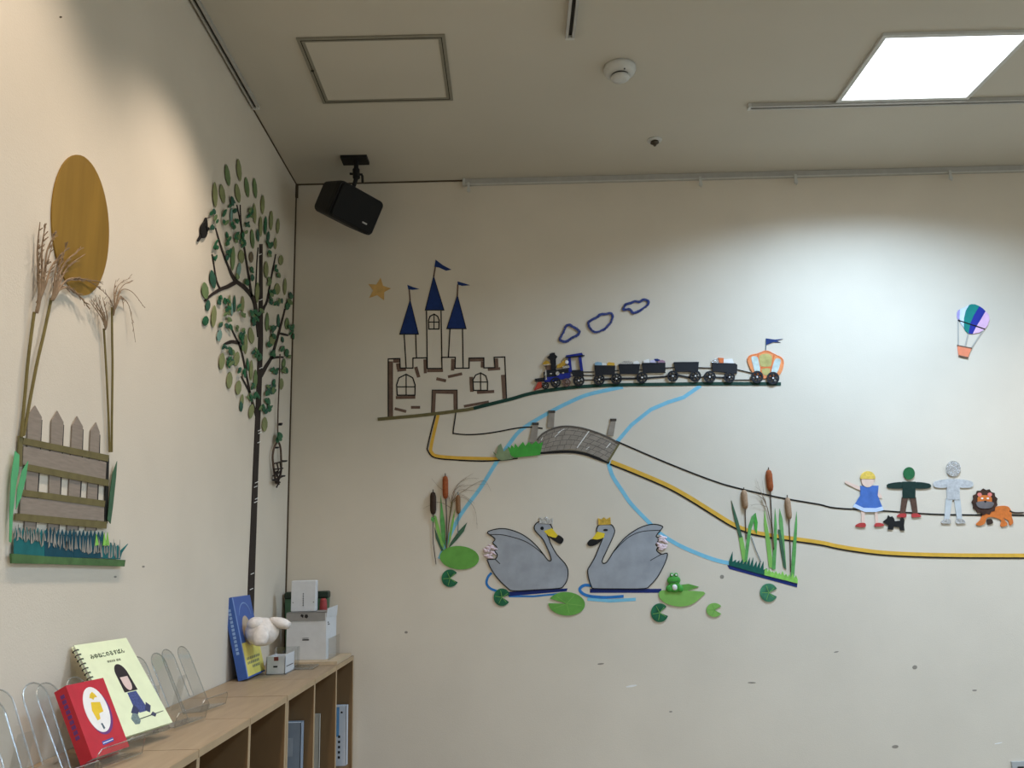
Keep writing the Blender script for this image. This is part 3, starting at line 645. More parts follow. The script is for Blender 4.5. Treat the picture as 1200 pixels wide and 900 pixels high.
# ------------------------------------------------------------------ lily pads and frog
def pad(cx, cy, rx, ry, notch, half, m, label, rot=0):
    pts = ell(cx, cy, rx, ry, rot) if notch is None else ell(cx, cy, rx, ry, rot, 28, notch+half, notch+360-half, True)
    t = wthing('lily_pad', 'B', (cx, cy+ry), label, 'wall decoration', 'paper lily pads')
    b = cut('pad', 'B', pts, m, .0016, .0046, t)
    if notch is not None:
        for k in range(5):
            a = R(notch+40+70*k); tape('vein', 'B', [(cx, cy), (cx+rx*.8*math.cos(a), cy+ry*.8*math.sin(a))], .5, m_padL if m is not m_padL else m_padG, .0016, .0049, b)
pad(538.5, 653.6, 23, 13.8, None, 0, m_padG, 'large oval light green lily pad below the left cattails', 4)
pad(527.5, 677.6, 10, 10.3, -5, 32, m_padD, 'small dark green lily pad under the large oval pad')
pad(588.3, 699.8, 9.8, 10.3, 8, 25, m_padD, 'small dark green lily pad below the right-facing swan tail')
pad(664, 707.5, 21.5, 13.8, 190, 12, m_padG, 'large notched green lily pad between the two swans', 3)
pad(773, 718, 10.3, 11, -10, 30, m_padD, 'small striped dark lily pad under the frog')
pad(837, 714.8, 9.3, 8.2, 0, 32, m_padL, 'small light green lily pad, lowest on the right')
pad(900.7, 694.5, 10.3, 10.8, 0, 25, mat('lily_blue_green', (66, 132, 98), .5, .35, 28), 'small mottled lily pad under the right reeds')
t = wthing('lily_pad', 'B', C9((820, 725))[0], 'folded light green lily pad under the frog', 'wall decoration', 'paper lily pads')
cut('pad', 'B', smooth(C9((670, 640), (690, 612), (760, 612), (985, 620), (965, 662), (900, 710), (820, 725), (740, 710), (690, 680)), 3, True), m_padL, .0016, .0046, t)
cut('pad_fold', 'B', C9((825, 572), (880, 565), (955, 586), (905, 603), (860, 616), (800, 612)), m_padG, .0016, .004, t)
fg = wthing('paper_frog', 'B', C9((780, 620))[0], 'small green frog sitting on the folded lily pad', 'wall decoration')
def fb(name, x, y, rx, ry, m, z, parent=fg, d=.006):
    p = P('B', C9((x, y))[0], z); s = .004/6
    return MB().ball(p, rx*s, d, ry*s, None, 12, 8).build(name, m, parent, True)
fbo = fb('body', 780, 585, 44, 38, m_frog, .008); fb('belly', 780, 588, 20, 22, m_whiteP, .0105, fbo)
fb('leg', 742, 598, 22, 24, m_frog, .009); fb('leg', 820, 598, 22, 24, m_frog, .009)
fh = fb('head', 775, 540, 46, 34, m_frog, .009)
for x in (760, 790):
    fb('eye', x, 502, 14, 15, m_frog, .010, fh); fb('pupil', x, 503, 7, 7, m_whiteP, .014, fh, .003)
tape('mouth', 'B', smooth(C9((748, 545), (776, 553), (804, 543)), 4), .5, m_bladeD, .013, .0153, fh)

# ------------------------------------------------------------------ cattails, reeds and grass
def cattail(cvt, hx, hy, rx, ry, stem, sw, mh, ms, label, k, nub=None):
    t = wthing('cattail', 'B', cvt(stem[-1])[0], label, 'wall decoration', 'paper cattails')
    hd_ = MB(); p = P('B', cvt((hx, hy))[0], .007); s = .00395/k
    prof = [(.25, -1), (.75, -.9), (1, -.6), (1, .6), (.75, .9), (.25, 1)]
    hd_.lathe(p, [(a*rx*s, b*ry*s) for a, b in prof], n=12); h = hd_.build('cattail_head', mh, t, True)
    if nub: MB().tube([p+Vector((0, 0, ry*s*.95)), p+Vector((0, 0, ry*s+.012))], .0022).build('tip', ms, h)
    MB().tube([P('B', q, .005) for q in cvt(*stem)], sw, 6).build('stem', ms, t)
def blade(name, cvt, pts, m, label=None, cat=None, group=None, z0=.0012, z1=.003, w='B', parent=None):
    if group is not None: return cut(name, w, cvt(*pts), m, z0, z1, group)
    return tag(cut(name, w, cvt(*pts), m, z0, z1, parent), label, cat)
cattail(C8, 152, 148, 16, 64, ((155, 208), (158, 320), (157, 488)), .0024, m_catB, m_stem, 'reddish brown cattail, tallest of the left clump', 4.737, 1)
cattail(C8, 84, 236, 17, 62, ((84, 298), (82, 380), (85, 460), (100, 575)), .0019, m_catD, m_stem, 'dark brown cattail at the far left of the left clump', 4.737, 1)
cattail(C8, 223, 242, 13, 52, ((224, 292), (222, 350), (221, 405)), .0019, mat('cattail_mid', (142, 104, 72), .9, .14, 120), m_stemB, 'slim light brown cattail at the right of the left clump', 4.737, 1)
G1 = wthing('grass_tuft', 'B', C8((150, 500))[0], 'green paper grass tuft among the left cattails', 'wall decoration')
blade('grass_blade', C8, ((125, 190), (137, 270), (150, 360), (152, 480), (132, 440), (122, 340)), m_blade, 'tall green blade between the left clump cattails', group=G1)
blade('grass_blade', C8, ((88, 300), (102, 310), (125, 400), (148, 495), (128, 470), (100, 380)), m_padL, 'light green blade bent under the dark cattail', group=G1, z1=.0026)
blade('grass_blade', C8, ((90, 365), (110, 420), (142, 500), (128, 500), (98, 430)), m_bladeD, 'dull green blade low in the left clump', group=G1, z1=.0022)
blade('grass_blade', C8, ((205, 265), (198, 340), (182, 430), (165, 485), (172, 420), (188, 330)), m_padL, 'pale green blade right of the reddish cattail', group=G1, z1=.0024)
blade('grass_blade', C8, ((272, 342), (255, 390), (215, 440), (168, 487), (180, 455), (225, 390)), m_bladeD, 'dark grey green blade leaning right', group=G1, z1=.0034)
blade('grass_blade', C8, ((75, 310), (92, 318), (88, 345), (72, 330)), m_blade, 'tiny green leaf on the dark cattail stem', group=G1, z0=.006, z1=.0085)
def plume_strands(m, w, strands, r0_, off, hairs=0, spread=1.0):
    for s_ in strands:
        pts = smooth(s_, 5); n = len(pts)
        m.tube([P(w, p, off+.003*math.sin(i*.5)) for i, p in enumerate(pts)], [r0_*(1-.75*i/(n-1)) for i in range(n)], 5)
        for h in range(hairs):
            i = random.randint(n//4, n-2); a = pts[i]; b = pts[min(n-1, i+2)]
            d = Vector((b[0]-a[0], b[1]-a[1])); ln = random.uniform(2.5, 5.5)*spread
            g = math.atan2(d.y, d.x)+random.uniform(-.6, .6)
            m.tube([P(w, a, off), P(w, (a[0]+ln*math.cos(g), a[1]+ln*math.sin(g)), off+random.uniform(.0, .006))], r0_*.3, 4)
t = wthing('dried_grass', 'B', C8((158, 488))[0], 'dried brown grass plume drooping right in the left clump', 'wall decoration', 'dried grass plumes')
MB().tube([P('B', p, .006) for p in C8((158, 488), (172, 340), (190, 220))], [.0024, .0028, .0036], 6).build('stalk', mat('dry_olive_stalk', (112, 100, 62), .9), t)
m = MB()
plume_strands(m, 'B', [C8(*q) for q in (((188, 230), (195, 175), (240, 115), (310, 68)), ((188, 220), (215, 140), (270, 100), (338, 98)), ((190, 215), (220, 150), (300, 135), (382, 130)), ((190, 225), (230, 165), (290, 165), (335, 170)),
        ((192, 225), (235, 190), (280, 210), (315, 240)), ((195, 230), (250, 200), (315, 270), (328, 380)), ((186, 230), (190, 190), (215, 150), (260, 130)), ((185, 240), (160, 180), (120, 150), (75, 98)), ((180, 260), (120, 230), (60, 250), (28, 268)), ((192, 222), (250, 170), (360, 110), (405, 170)))], .0013, .007, 3, .8)
m.build('plume', m_straw, t)
C10 = cr(830, 530, 4.737)
rb = wthing('paper_reeds', 'B', C10((300, 750))[0], 'green paper reeds growing from a slanted navy tape strip', 'wall decoration')
cut('navy_tape', 'B', C10((105, 628), (118, 626), (495, 730), (492, 750), (118, 648)), m_navy, .0003, .0012, rb)
def zig(x0, y0, x1, y1, n, hmin, hmax, lean=0.):
    o = []
    for i in range(n):
        k = (i+.5)/n; xm = x0+(x1-x0)*k; ym = y0+(y1-y0)*k
        o.append((x0+(x1-x0)*i/n, y0+(y1-y0)*i/n-hmin)); o.append((xm+lean, ym-random.uniform(hmin*1.3, hmax)))
    o.append((x1, y1-hmin)); return o
cut('dark_grass', 'B', C10(*(zig(115, 625, 325, 680, 11, 22, 80, 10)+[(318, 685), (115, 627)])), m_grassD, .0003, .0034, rb)
cut('lime_grass', 'B', C10(*(zig(310, 680, 495, 728, 10, 22, 56, 0)+[(495, 728), (310, 682)])), m_grassL, .0003, .0044, rb)
G2 = rb
blade('reed_blade', C10, ((128, 266), (142, 310), (165, 380), (188, 470), (172, 476), (150, 400), (132, 310)), m_bladeD, 'dark tip of the leftmost tall reed blade', group=G2, z1=.004)
blade('reed_blade', C10, ((168, 470), (190, 466), (208, 560), (218, 610), (190, 610)), m_padL, 'light green lower part of the leftmost reed', group=G2, z1=.0028)
blade('reed_blade', C10, ((262, 336), (240, 356), (222, 410), (208, 520), (200, 600), (216, 600), (226, 520), (240, 420), (258, 375)), m_blade, 'green reed blade bent over at its top', group=G2, z1=.0034)
blade('reed_blade', C10, ((262, 336), (273, 390), (268, 455), (256, 425), (254, 380)), m_grassB, 'drooping bright tip of the bent reed blade', group=G2, z1=.0042)
blade('reed_blade', C10, ((312, 320), (326, 400), (345, 500), (358, 640), (336, 640), (322, 520), (308, 400)), m_padL, 'light green reed blade left of the red cattail stem', group=G2, z1=.0028)
blade('reed_blade', C10, ((370, 310), (380, 400), (380, 500), (372, 650), (352, 650), (362, 480)), m_blade, 'green reed blade right of the red cattail stem', group=G2, z1=.0032)
blade('reed_blade', C10, ((395, 312), (412, 370), (418, 440), (432, 640), (414, 630), (402, 480), (392, 380)), mat('soft_green', (112, 172, 100), .6, .15, 30), 'green reed blade beside the dark folded reed', group=G2, z1=.0028)
blade('reed_blade', C10, ((386, 428), (398, 430), (415, 520), (432, 650), (418, 640), (400, 540)), m_bladeD, 'dark folded reed blade in the right clump', group=G2, z1=.0040)
blade('reed_blade', C10, ((490, 328), (493, 400), (486, 560), (476, 690), (456, 690), (468, 520), (480, 400)), m_blade, 'tall green reed blade at the right end', group=G2, z1=.0032)
tag(MB().tube([P('B', p, .004) for p in C10((238, 470), (262, 540), (292, 610))], .0016).build('bare_twig', m_stemB), 'thin bare grey twig low in the right reeds', 'wall decoration')
cattail(C10, 200, 262, 17, 52, ((203, 312), (206, 400), (209, 482)), .0022, m_catT, m_stem, 'tan cattail at the left of the right reeds', 4.737, 1)
cattail(C10, 338, 158, 18, 60, ((342, 215), (347, 300), (352, 400), (363, 540)), .0024, m_catB, m_stem, 'reddish brown cattail standing tallest over the right reeds', 4.737, 1)
cattail(C10, 442, 312, 16, 60, ((446, 368), (449, 440), (453, 520), (456, 665)), .0022, m_catT, m_stem, 'tan cattail at the right of the right reeds', 4.737, 1)
t = wthing('dried_grass', 'B', C10((350, 420))[0], 'dried grass sprig spreading left in the right reeds', 'wall decoration', 'dried grass plumes')
MB().tube([P('B', p, .008) for p in C10((360, 530), (345, 400), (325, 310), (300, 250))], [.0022, .0022, .002, .0014], 5).build('stalk', mat('dry_brown_stalk', (116, 100, 76), .9), t)
m = MB(); plume_strands(m, 'B', [C10(*q) for q in (((320, 300), (295, 240), (262, 145)), ((320, 300), (305, 230), (298, 155)), ((318, 295), (290, 250), (245, 230)), ((322, 305), (280, 290), (228, 293)), ((315, 280), (285, 215), (255, 190)), ((325, 310), (300, 260), (270, 240)))], .0012, .009, 3, .7)
m.build('plume', m_straw, t)

# ------------------------------------------------------------------ plain paper figures (generic stand-ins) and animals
C11 = cr(980, 520, 5.4545)
G3 = 'row of plain paper figures'
def fpart(name, pts, m, z0, z1, parent, sm=True): return cut(name, 'B', smooth(C11(*pts), 3, True) if sm else C11(*pts), m, z0, z1, parent)
t = wthing('paper_doll', 'B', C11((205, 530))[0], 'plain paper doll in a blue dress, first of the row', 'wall decoration', G3)
for q in (((158, 425), (182, 425), (178, 520), (160, 520)), ((242, 425), (262, 425), (268, 520), (250, 520))): fpart('leg', q, m_skin, .002, .004, t, False)
for q in (((120, 528), (145, 508), (182, 508), (180, 534)), ((245, 530), (250, 508), (285, 508), (302, 524))): fpart('shoe', q, m_red, .002, .006, t)
fpart('arm', ((150, 275), (100, 255), (60, 238), (56, 252), (100, 275), (150, 298)), m_skin, .002, .004, t)
fpart('arm', ((250, 290), (290, 335), (278, 348), (240, 320)), m_skin, .002, .004, t)
dr = cut('dress', 'B', C11((150, 270), (268, 268), (262, 330), (300, 425), (250, 437), (180, 437), (105, 405), (152, 330)), mat('blue_dress_paper', (74, 112, 184), .7, .12), .002, .0055, t)
cut('hem', 'B', C11((116, 384), (170, 410), (250, 412), (290, 402), (300, 425), (250, 437), (180, 437), (105, 405)), mat('pale_blue_hem', (196, 212, 236), .7), .002, .0064, dr)
hd1 = cut('head', 'B', C11(*ell(198, 235, 40, 44, 0, 20)), m_skin, .002, .0068, t)
cut('hair', 'B', C11(*ell(198, 222, 48, 46, 0, 18, 175, 365)), mat('yellow_felt', (232, 198, 92), .9, .12, 100), .002, .008, hd1)
def plain_doll(cx, top, bottom, half, label, mh, mt, ml, mf):
    """Plain rounded paper figure without a face."""
    Hh = bottom-top; t = wthing('paper_doll', 'B', C11((cx, bottom))[0], label, 'wall decoration', G3)
    hr = Hh*.125
    for s in (-1, 1):
        fpart('leg', ((cx+s*5, top+Hh*.60), (cx+s*45, top+Hh*.60), (cx+s*58, top+Hh*.95), (cx+s*25, top+Hh*.95)), ml, .002, .0045, t, False)
        fpart('shoe', ((cx+s*20, top+Hh*.93), (cx+s*58, top+Hh*.93), (cx+s*78, bottom-4), (cx+s*50, bottom), (cx+s*20, bottom)), mf, .002, .006, t)
        fpart('arm', ((cx+s*30, top+Hh*.30), (cx+s*half, top+Hh*.33), (cx+s*half, top+Hh*.42), (cx+s*34, top+Hh*.42)), mt, .002, .005, t)
    cut('torso', 'B', C11((cx-42, top+Hh*.29), (cx+42, top+Hh*.29), (cx+40, top+Hh*.62), (cx-40, top+Hh*.62)), mt, .002, .006, t)
    cut('head', 'B', C11(*ell(cx, top+hr, hr*.92, hr, 0, 20)), mh, .002, .0065, t)
plain_doll(462, 150, 470, 130, 'plain dark green and brown paper doll with outstretched arms', mat('green_felt', (44, 104, 62), .9, .12, 100), mat('dark_green_felt', (30, 52, 46), .9, .14, 100), mat('brown_felt', (92, 68, 56), .9, .14, 100), m_red)
plain_doll(745, 110, 510, 118, 'plain silver grey paper doll, third of the row', m_silver, mat('pale_foil_card', (206, 208, 210), .35, .12, 80, .5, 100, metal=.4), mat('light_grey_card', (196, 200, 200), .6, .06), m_silver)
dg = tag(cut('paper_dog', 'B', C11((296, 500), (312, 485), (322, 478), (330, 456), (340, 468), (356, 464), (368, 480), (372, 495), (405, 492), (412, 470), (425, 470), (434, 490), (430, 520), (434, 555), (408, 555), (400, 535), (365, 530), (360, 550), (325, 548), (332, 522), (312, 512)), m_black, .002, .005), 'small black paper dog below the dolls', 'wall decoration')
li = wthing('paper_lion', 'B', C11((1010, 530))[0], 'small orange paper lion with a dark brown mane', 'wall decoration')
m_lo = mat('lion_orange', (212, 118, 52), .8, .12, 60)
fpart('body', ((960, 430), (1030, 400), (1090, 400), (1115, 430), (1118, 465), (1128, 505), (1105, 522), (1095, 490), (1065, 478), (1092, 515), (1060, 532), (1046, 520), (1050, 490), (1000, 470), (960, 475), (945, 510), (915, 524), (890, 515), (915, 490), (930, 460)), m_lo, .002, .005, li)
fpart('hind_paw', ((960, 485), (990, 482), (998, 508), (965, 516)), m_catD, .0018, .0045, li)
tape('tail', 'B', smooth(C11((1105, 430), (1130, 440), (1160, 442), (1195, 440)), 4), 1.6, m_catD, .002, .0055, li)
mn = []
for k in range(26):
    a = 2*math.pi*k/26; rr = 1.0 if k % 2 else .88; mn.append((945+84*rr*math.cos(a), 372+86*rr*math.sin(a)))
mn_ = cut('mane', 'B', C11(*mn), mat('mane_brown', (70, 48, 38), .9, .25, 60), .002, .007, li)
fpart('face', ((905, 335), (980, 335), (985, 385), (945, 400), (902, 385)), m_lo, .002, .0085, mn_)
for x in (910, 975): cut('ear', 'B', C11(*ell(x, 326, 14, 13, 0, 12)), mat('pink_paper', (226, 130, 120), .7), .002, .0092, mn_)
for x in (926, 962): cut('eye', 'B', C11(*ell(x, 350, 8, 6, 0, 10)), m_whiteP, .002, .0095, mn_)
fpart('muzzle', ((890, 375), (945, 368), (1000, 378), (985, 408), (940, 416), (900, 405)), mat('grey_muzzle', (112, 106, 106), .9, .15), .002, .0098, mn_)
fpart('nose', ((936, 366), (954, 366), (945, 378)), m_black, .002, .0105, mn_)

# ------------------------------------------------------------------ balloon
C12 = cr(1090, 340, 9)
ba = wthing('paper_balloon', 'B', C12((350, 715))[0], 'striped paper hot air balloon with an orange basket', 'wall decoration')
for q, m in ((((280, 240), (292, 215), (310, 205), (305, 300), (290, 320), (278, 280)), mat('lilac_paper', (170, 160, 216), .7)),
             (((310, 205), (360, 185), (405, 160), (370, 220), (352, 300), (352, 400), (318, 350), (303, 300)), mat('ice_blue_paper', (212, 228, 248), .7)),
             (((405, 160), (430, 150), (470, 152), (515, 172), (460, 260), (420, 350), (400, 460), (365, 430), (350, 390), (352, 300), (370, 220)), mat('sea_green_paper', (24, 132, 124), .7)),
             (((515, 172), (550, 195), (580, 225), (530, 310), (480, 390), (445, 463), (400, 460), (420, 350), (460, 260)), mat('royal_blue_paper', (38, 50, 152), .7)),
             (((580, 225), (612, 260), (622, 310), (605, 370), (570, 415), (515, 450), (445, 463), (480, 390), (530, 310)), mat('rose_pink_paper', (232, 190, 224), .7))):
    cut('stripe', 'B', C12(*q), m, .002, .0045, ba)
tape('band', 'B', C12((290, 320), (572, 414)), 1.2, m_tapeB, .002, .0056, ba)
for a, b in (((293, 325), (295, 592)), ((402, 455), (365, 600)), ((562, 418), (432, 612))): tape('rope', 'B', C12(a, b), 1.4, m_rail, .0012, .003, ba)
bk = cut('basket', 'B', C12((283, 588), (432, 616), (392, 714), (296, 694)), mat('salmon_paper', (236, 140, 104), .7), .002, .006, ba)
tape('basket_rim', 'B', C12((280, 586), (436, 617)), 1.3, m_brown, .002, .0068, bk); tape('basket_rim', 'B', C12((296, 694), (394, 715)), 1.3, m_brown, .002, .0068, bk)

# ================================================================== left wall: moon, plumes, fence
K3 = cr(0, 160, 3.3333); K4 = cr(0, 430, 3.6)
tag(cut('gold_disc', 'L', ell(92.6, 263.8, 33.3, 82.6, -3.2, 48), m_gold, .0006, .004), 'large gold paper disc above the picket fence', 'wall decoration')
def pampas(stalk, strands, label, r=.0042, hairs=6, rp=.0024, off=.008):
    t = wthing('pampas_stalk', 'L', stalk[-1], label, 'wall decoration', 'dried pampas stalks beside the fence')
    MB().tube([P('L', p, off) for p in smooth(stalk, 4)], r, 7).build('stalk', m_stalk, t)
    m = MB(); plume_strands(m, 'L', strands, rp, off+.004, hairs, 1.2); m.build('plume', m_straw, t)
pampas([(36, 366), (32, 395), (27.8, 430), (21.5, 500), (20.5, 512)], [K3(*q) for q in (((122, 690), (128, 560), (130, 440), (130, 335)), ((122, 680), (140, 540), (148, 430), (152, 345)), ((124, 670), (150, 540), (170, 440), (190, 380)), ((122, 690), (135, 600), (160, 520), (180, 420)), ((120, 690), (128, 600), (132, 520), (134, 450)), ((124, 650), (160, 560), (190, 500), (215, 460)))], 'tallest pampas stalk, far left of the fence', .0034, 16, .0036)
pampas([(56, 350), (47, 392), (38.2, 430), (24.5, 503), (23.5, 509)], [K3(*q) for q in (((185, 640), (200, 560), (225, 480), (240, 415)), ((185, 640), (215, 560), (260, 500), (310, 460)), ((185, 630), (230, 570), (300, 560), (380, 570)), ((188, 620), (240, 560), (320, 560), (375, 600)), ((185, 640), (215, 590), (270, 600), (325, 670)), ((185, 640), (210, 540), (250, 480), (292, 440)), ((190, 610), (235, 590), (290, 620), (315, 655)), ((180, 640), (190, 570), (205, 510), (220, 450)))], 'pampas stalk leaning right over the gold disc', .0034, 14, .0030)
pampas([(118, 385), (119.5, 410), (120.6, 430), (123.5, 490), (124.8, 530)], [K3(*q) for q in (((393, 755), (370, 700), (335, 640)), ((393, 755), (378, 690), (355, 630)), ((393, 755), (385, 690), (370, 628)), ((395, 750), (395, 690), (388, 628)), ((393, 750), (372, 690), (345, 640)))], 'thin pampas stalk right of the fence, tuft pointing left', .0028, 6, .0022)
pampas([(127.5, 360), (127.8, 400), (128.2, 430), (127.5, 490), (127.2, 530)], [K3(*q) for q in (((425, 700), (428, 640), (450, 580), (490, 552)), ((425, 690), (440, 620), (470, 580), (500, 562)), ((425, 680), (450, 605), (500, 605), (545, 670)), ((425, 680), (445, 635), (490, 660), (508, 805)), ((425, 690), (425, 620), (440, 560)), ((428, 680), (450, 625), (465, 640), (462, 680)), ((425, 680), (405, 630), (385, 600)))], 'pampas stalk right of the fence with drooping strands', .0029, 5, .0020)
fe = wthing('picket_fence', 'L', K4((250, 690))[0], 'grey paper picket fence with olive rails', 'wall decoration')
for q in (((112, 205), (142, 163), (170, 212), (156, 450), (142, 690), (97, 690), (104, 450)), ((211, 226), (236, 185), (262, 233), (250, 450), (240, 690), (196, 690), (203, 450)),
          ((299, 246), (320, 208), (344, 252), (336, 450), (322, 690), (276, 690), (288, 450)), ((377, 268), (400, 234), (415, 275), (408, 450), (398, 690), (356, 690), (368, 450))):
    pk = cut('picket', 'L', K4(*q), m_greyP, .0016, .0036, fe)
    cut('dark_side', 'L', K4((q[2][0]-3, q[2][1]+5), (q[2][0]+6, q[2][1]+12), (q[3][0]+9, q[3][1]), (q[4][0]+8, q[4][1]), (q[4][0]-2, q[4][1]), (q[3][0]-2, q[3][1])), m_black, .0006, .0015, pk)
for q in (((88, 335), (440, 402), (436, 478), (86, 412)), ((77, 548), (430, 586), (430, 650), (73, 622))): cut('rail', 'L', K4(*q), m_greyP, .0037, .0056, fe)
for a, b, w_d in (((85, 312), (448, 386), 27), ((95, 422), (448, 490), 27), ((75, 530), (432, 578), 27), ((53, 632), (440, 668), 30)): tape('olive_tape', 'L', K4(a, b), w_d/3.6, m_olive, .0037, .0066, fe)
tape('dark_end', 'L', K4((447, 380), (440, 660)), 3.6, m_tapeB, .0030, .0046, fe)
tape('olive_tape', 'L', K4((76, 290), (72, 420)), 5, m_olive, .0037, .0062, fe)
blade('side_leaf', K4, ((45, 355), (62, 372), (60, 430), (45, 520), (35, 620), (28, 742), (20, 738), (22, 600), (28, 460)), m_mint, 'long mint green paper leaf at the fence left end', 'wall decoration', None, .0085, .010, 'L')
blade('side_leaf', K4, ((96, 398), (86, 470), (66, 550), (44, 602), (50, 520), (70, 440)), m_mint, 'short mint green paper leaf crossing the fence left end', 'wall decoration', None, .0105, .012, 'L')
blade('side_leaf', K4, ((481, 398), (477, 460), (463, 590), (453, 662), (440, 645), (452, 520), (462, 450)), m_bladeD, 'dark green paper leaf at the fence right end', 'wall decoration', None, .0070, .0085, 'L')
gs = wthing('grass_strip', 'L', K4((270, 840))[0], 'teal paper grass strip below the picket fence', 'wall decoration')
for x0, x1, y0, y1, m, n, hmin, hmax in ((42, 182, 792, 800, m_teal, 9, 85, 120), (172, 305, 800, 805, m_teal2, 8, 88, 130), (296, 425, 805, 808, m_teal2, 8, 85, 122), (415, 490, 808, 812, m_teal, 5, 45, 70)):
    cut('paper_blades', 'L', K4(*(zig(x0, y0, x1, y1, n, hmin, hmax, 2)+[(x1, y1), (x0, y0)])), m, .007, .0082+.0003*(x0 > 100)+.0003*(x0 > 250)+.0003*(x0 > 400), gs)
cut('paper_blades', 'L', K4((478, 812), (490, 780), (526, 747), (500, 785), (492, 812)), m_teal, .007, .0095, gs)
m_gh = mat('grey_grass_tip', (150, 146, 138), .9, .15)
mg = MB()
for k in range(46):
    x = 45+k*9.8+random.uniform(-4, 4); y = 700+k*1.7
    if x > 490: break
    h = random.uniform(20, 48)
    mg.poly('L', K4((x-4, y+random.uniform(10, 40)), (x+random.uniform(-6, 6), y-h), (x+4, y+random.uniform(10, 40))), .0092, .0098)
mg.build('pale_tips', m_gh, gs)
for x in (392, 425, 437): cut('lime_tip', 'L', K4((x-8, 755), (x+random.uniform(-4, 4), 700+random.uniform(-8, 8)), (x+7, 752)), m_grassL, .0092, .0106, gs)
cut('green_tape', 'L', K4((25, 788), (200, 801), (512, 815), (508, 842), (180, 832), (28, 829)), mat('grass_green_tape', (78, 112, 66), .6, .2, 30), .007, .0112, gs)

# ------------------------------------------------------------------ left wall: tree
te = wthing('paper_tree', 'L', (292, 780), 'tall dark paper tree with many green leaves on the left wall', 'wall decoration')
tk = [(305.3, 286, 3.4), (305.2, 320, 3.6), (305, 360, 4.4), (304.8, 400, 5.4), (303.2, 450, 5.6), (301.2, 500, 5.8), (299, 550, 6.0), (296.8, 610, 6.6), (294.4, 670, 7.2), (292.8, 720, 7.6), (291, 788, 8.0)]
tru = tape('trunk', 'L', [(a, b) for a, b, c in tk], [c for a, b, c in tk], m_bark, .001, .0032, te)
for x, y in ((304, 431), (303, 298), (304, 351), (302.5, 504), (303, 507), (302, 518), (299, 565), (298, 570), (299, 584), (298, 588), (294, 672), (293, 690)):
    tape('bark_nick', 'L', [(x-1.2, y+1.2), (x+2.6, y-.6)], .8, m_whiteP, .001, .0038, tru)
def branch(*pts):
    s_ = smooth(list(pts), 4); tape('branch', 'L', [(p[0], p[1]) for p in s_], [max(.5, p[2]) for p in s_], m_bark, .001, .0028, te)
branch((303, 395, 4), (300.5, 375, 3.6), (297, 352, 4.4), (286.3, 337.3, 4.6), (274.3, 327.3, 4.0), (266, 310, 2.0), (258, 288, 1.8), (252, 267, 1.0))
branch((275, 331, 5), (266, 336, 4.6), (258, 339, 4.0), (248, 345, 3.0), (239, 353, 1.8))
branch((257, 338, 2), (253, 328, 1.6), (250, 310, 1.2), (248, 298, 1))
branch((294.5, 348, 3), (291, 325, 2.2), (286, 292, 1.7), (282.5, 267, 1.4), (277, 240, 1))
branch((285.5, 287, 1.2), (282, 262, 1.2), (281, 240, .8))
branch((301.5, 492, 3), (293.5, 465, 2.4), (289, 443, 1.9), (282, 410, 1.8), (273, 390, 1.6), (269.5, 381, 1))
branch((292, 460, 1.8), (287, 450, 1.8), (282, 441, 1.2))
branch((280.5, 402.5, 3.6), (272, 400.5, 4.2), (266, 402, 3.4), (261.5, 404, 1.6))
branch((305, 441, 4.5), (311, 430, 4.0), (317.5, 419, 3.2), (322, 405, 2.8), (326.5, 389, 2.4), (330, 376, 2.0), (333.5, 362, 1.6))
branch((305, 370, 3.2), (309, 360, 2.8), (312.5, 353, 2.2), (316, 333, 1.8), (320, 312, 1.4), (322.8, 298, 1))
branch((317, 420, 3.0), (325, 418.6, 2.6), (332, 418.6, 2.0))
branch((326.5, 390.5, 2.0), (331, 391.5, 2.8), (337, 393, 2.0))
branch((299, 345, 1.0), (300.5, 310, 1.0), (302, 290, .8))
def leaf(cx, cy, rx, ry, rot, m, z=.004):
    """Pointed oval paper leaf with a raised midrib."""
    n = 10; o = []
    for i in range(n):
        a = 2*math.pi*i/n; x = rx*math.copysign(abs(math.sin(a))**1.35, math.sin(a)); y = -ry*math.cos(a)
        o.append((cx+x*math.cos(R(rot))-y*math.sin(R(rot)), cy+x*math.sin(R(rot))+y*math.cos(R(rot))))
    mb = MB(); f = [P('L', p, z) for p in o]; mb.v = f + [P('L', (cx, cy), z+.0012)] + [P('L', p, z-.001) for p in o]
    for i in range(n):
        j = (i+1) % n; mb.f += [(i, j, n), (n+1+i, n+1+j, j, i)]
    mb.f.append(tuple(range(2*n, n, -1)))
    mb.build('leaf', m, te)
def leaves(cv, k, lst):
    for q in lst:
        x, y, rx, ry = q[:4]; rot = q[4] if len(q) > 4 else 0; m = q[5] if len(q) > 5 else random.choice((m_leafO, m_leafO, m_leafM))
        c = cv((x, y))[0]; leaf(c[0], c[1], rx/k, ry/k, rot, m, .0045+random.uniform(0, .0015))
T1 = cr(230, 185, 8.571); T2 = cr(285, 185, 8.571); T3 = cr(225, 280, 7.5); T4 = cr(280, 280, 7.5); T5 = cr(225, 390, 7.5); T6 = cr(280, 390, 7.5)
leaves(T1, 8.571, [(175, 370, 24, 130, -2), (252, 362, 26, 100, -9), (303, 175, 24, 112, -8), (418, 122, 23, 115, -6), (500, 295, 22, 105, -7), (580, 305, 20, 105, -5), (405, 355, 25, 100, -9), (577, 560, 18, 105, -3), (555, 815, 20, 100, -4), (343, 570, 14, 70, 2, m_leafA)])
leaves(T2, 8.571, [(185, 470, 19, 100, 1), (165, 690, 18, 105), (213, 680, 16, 95, 3, m_leafD), (270, 630, 19, 100, 2), (340, 685, 18, 78, 3), (240, 790, 15, 55, 4, m_leafT), (135, 780, 14, 65, -4, m_leafT), (315, 860, 15, 60, 2)])
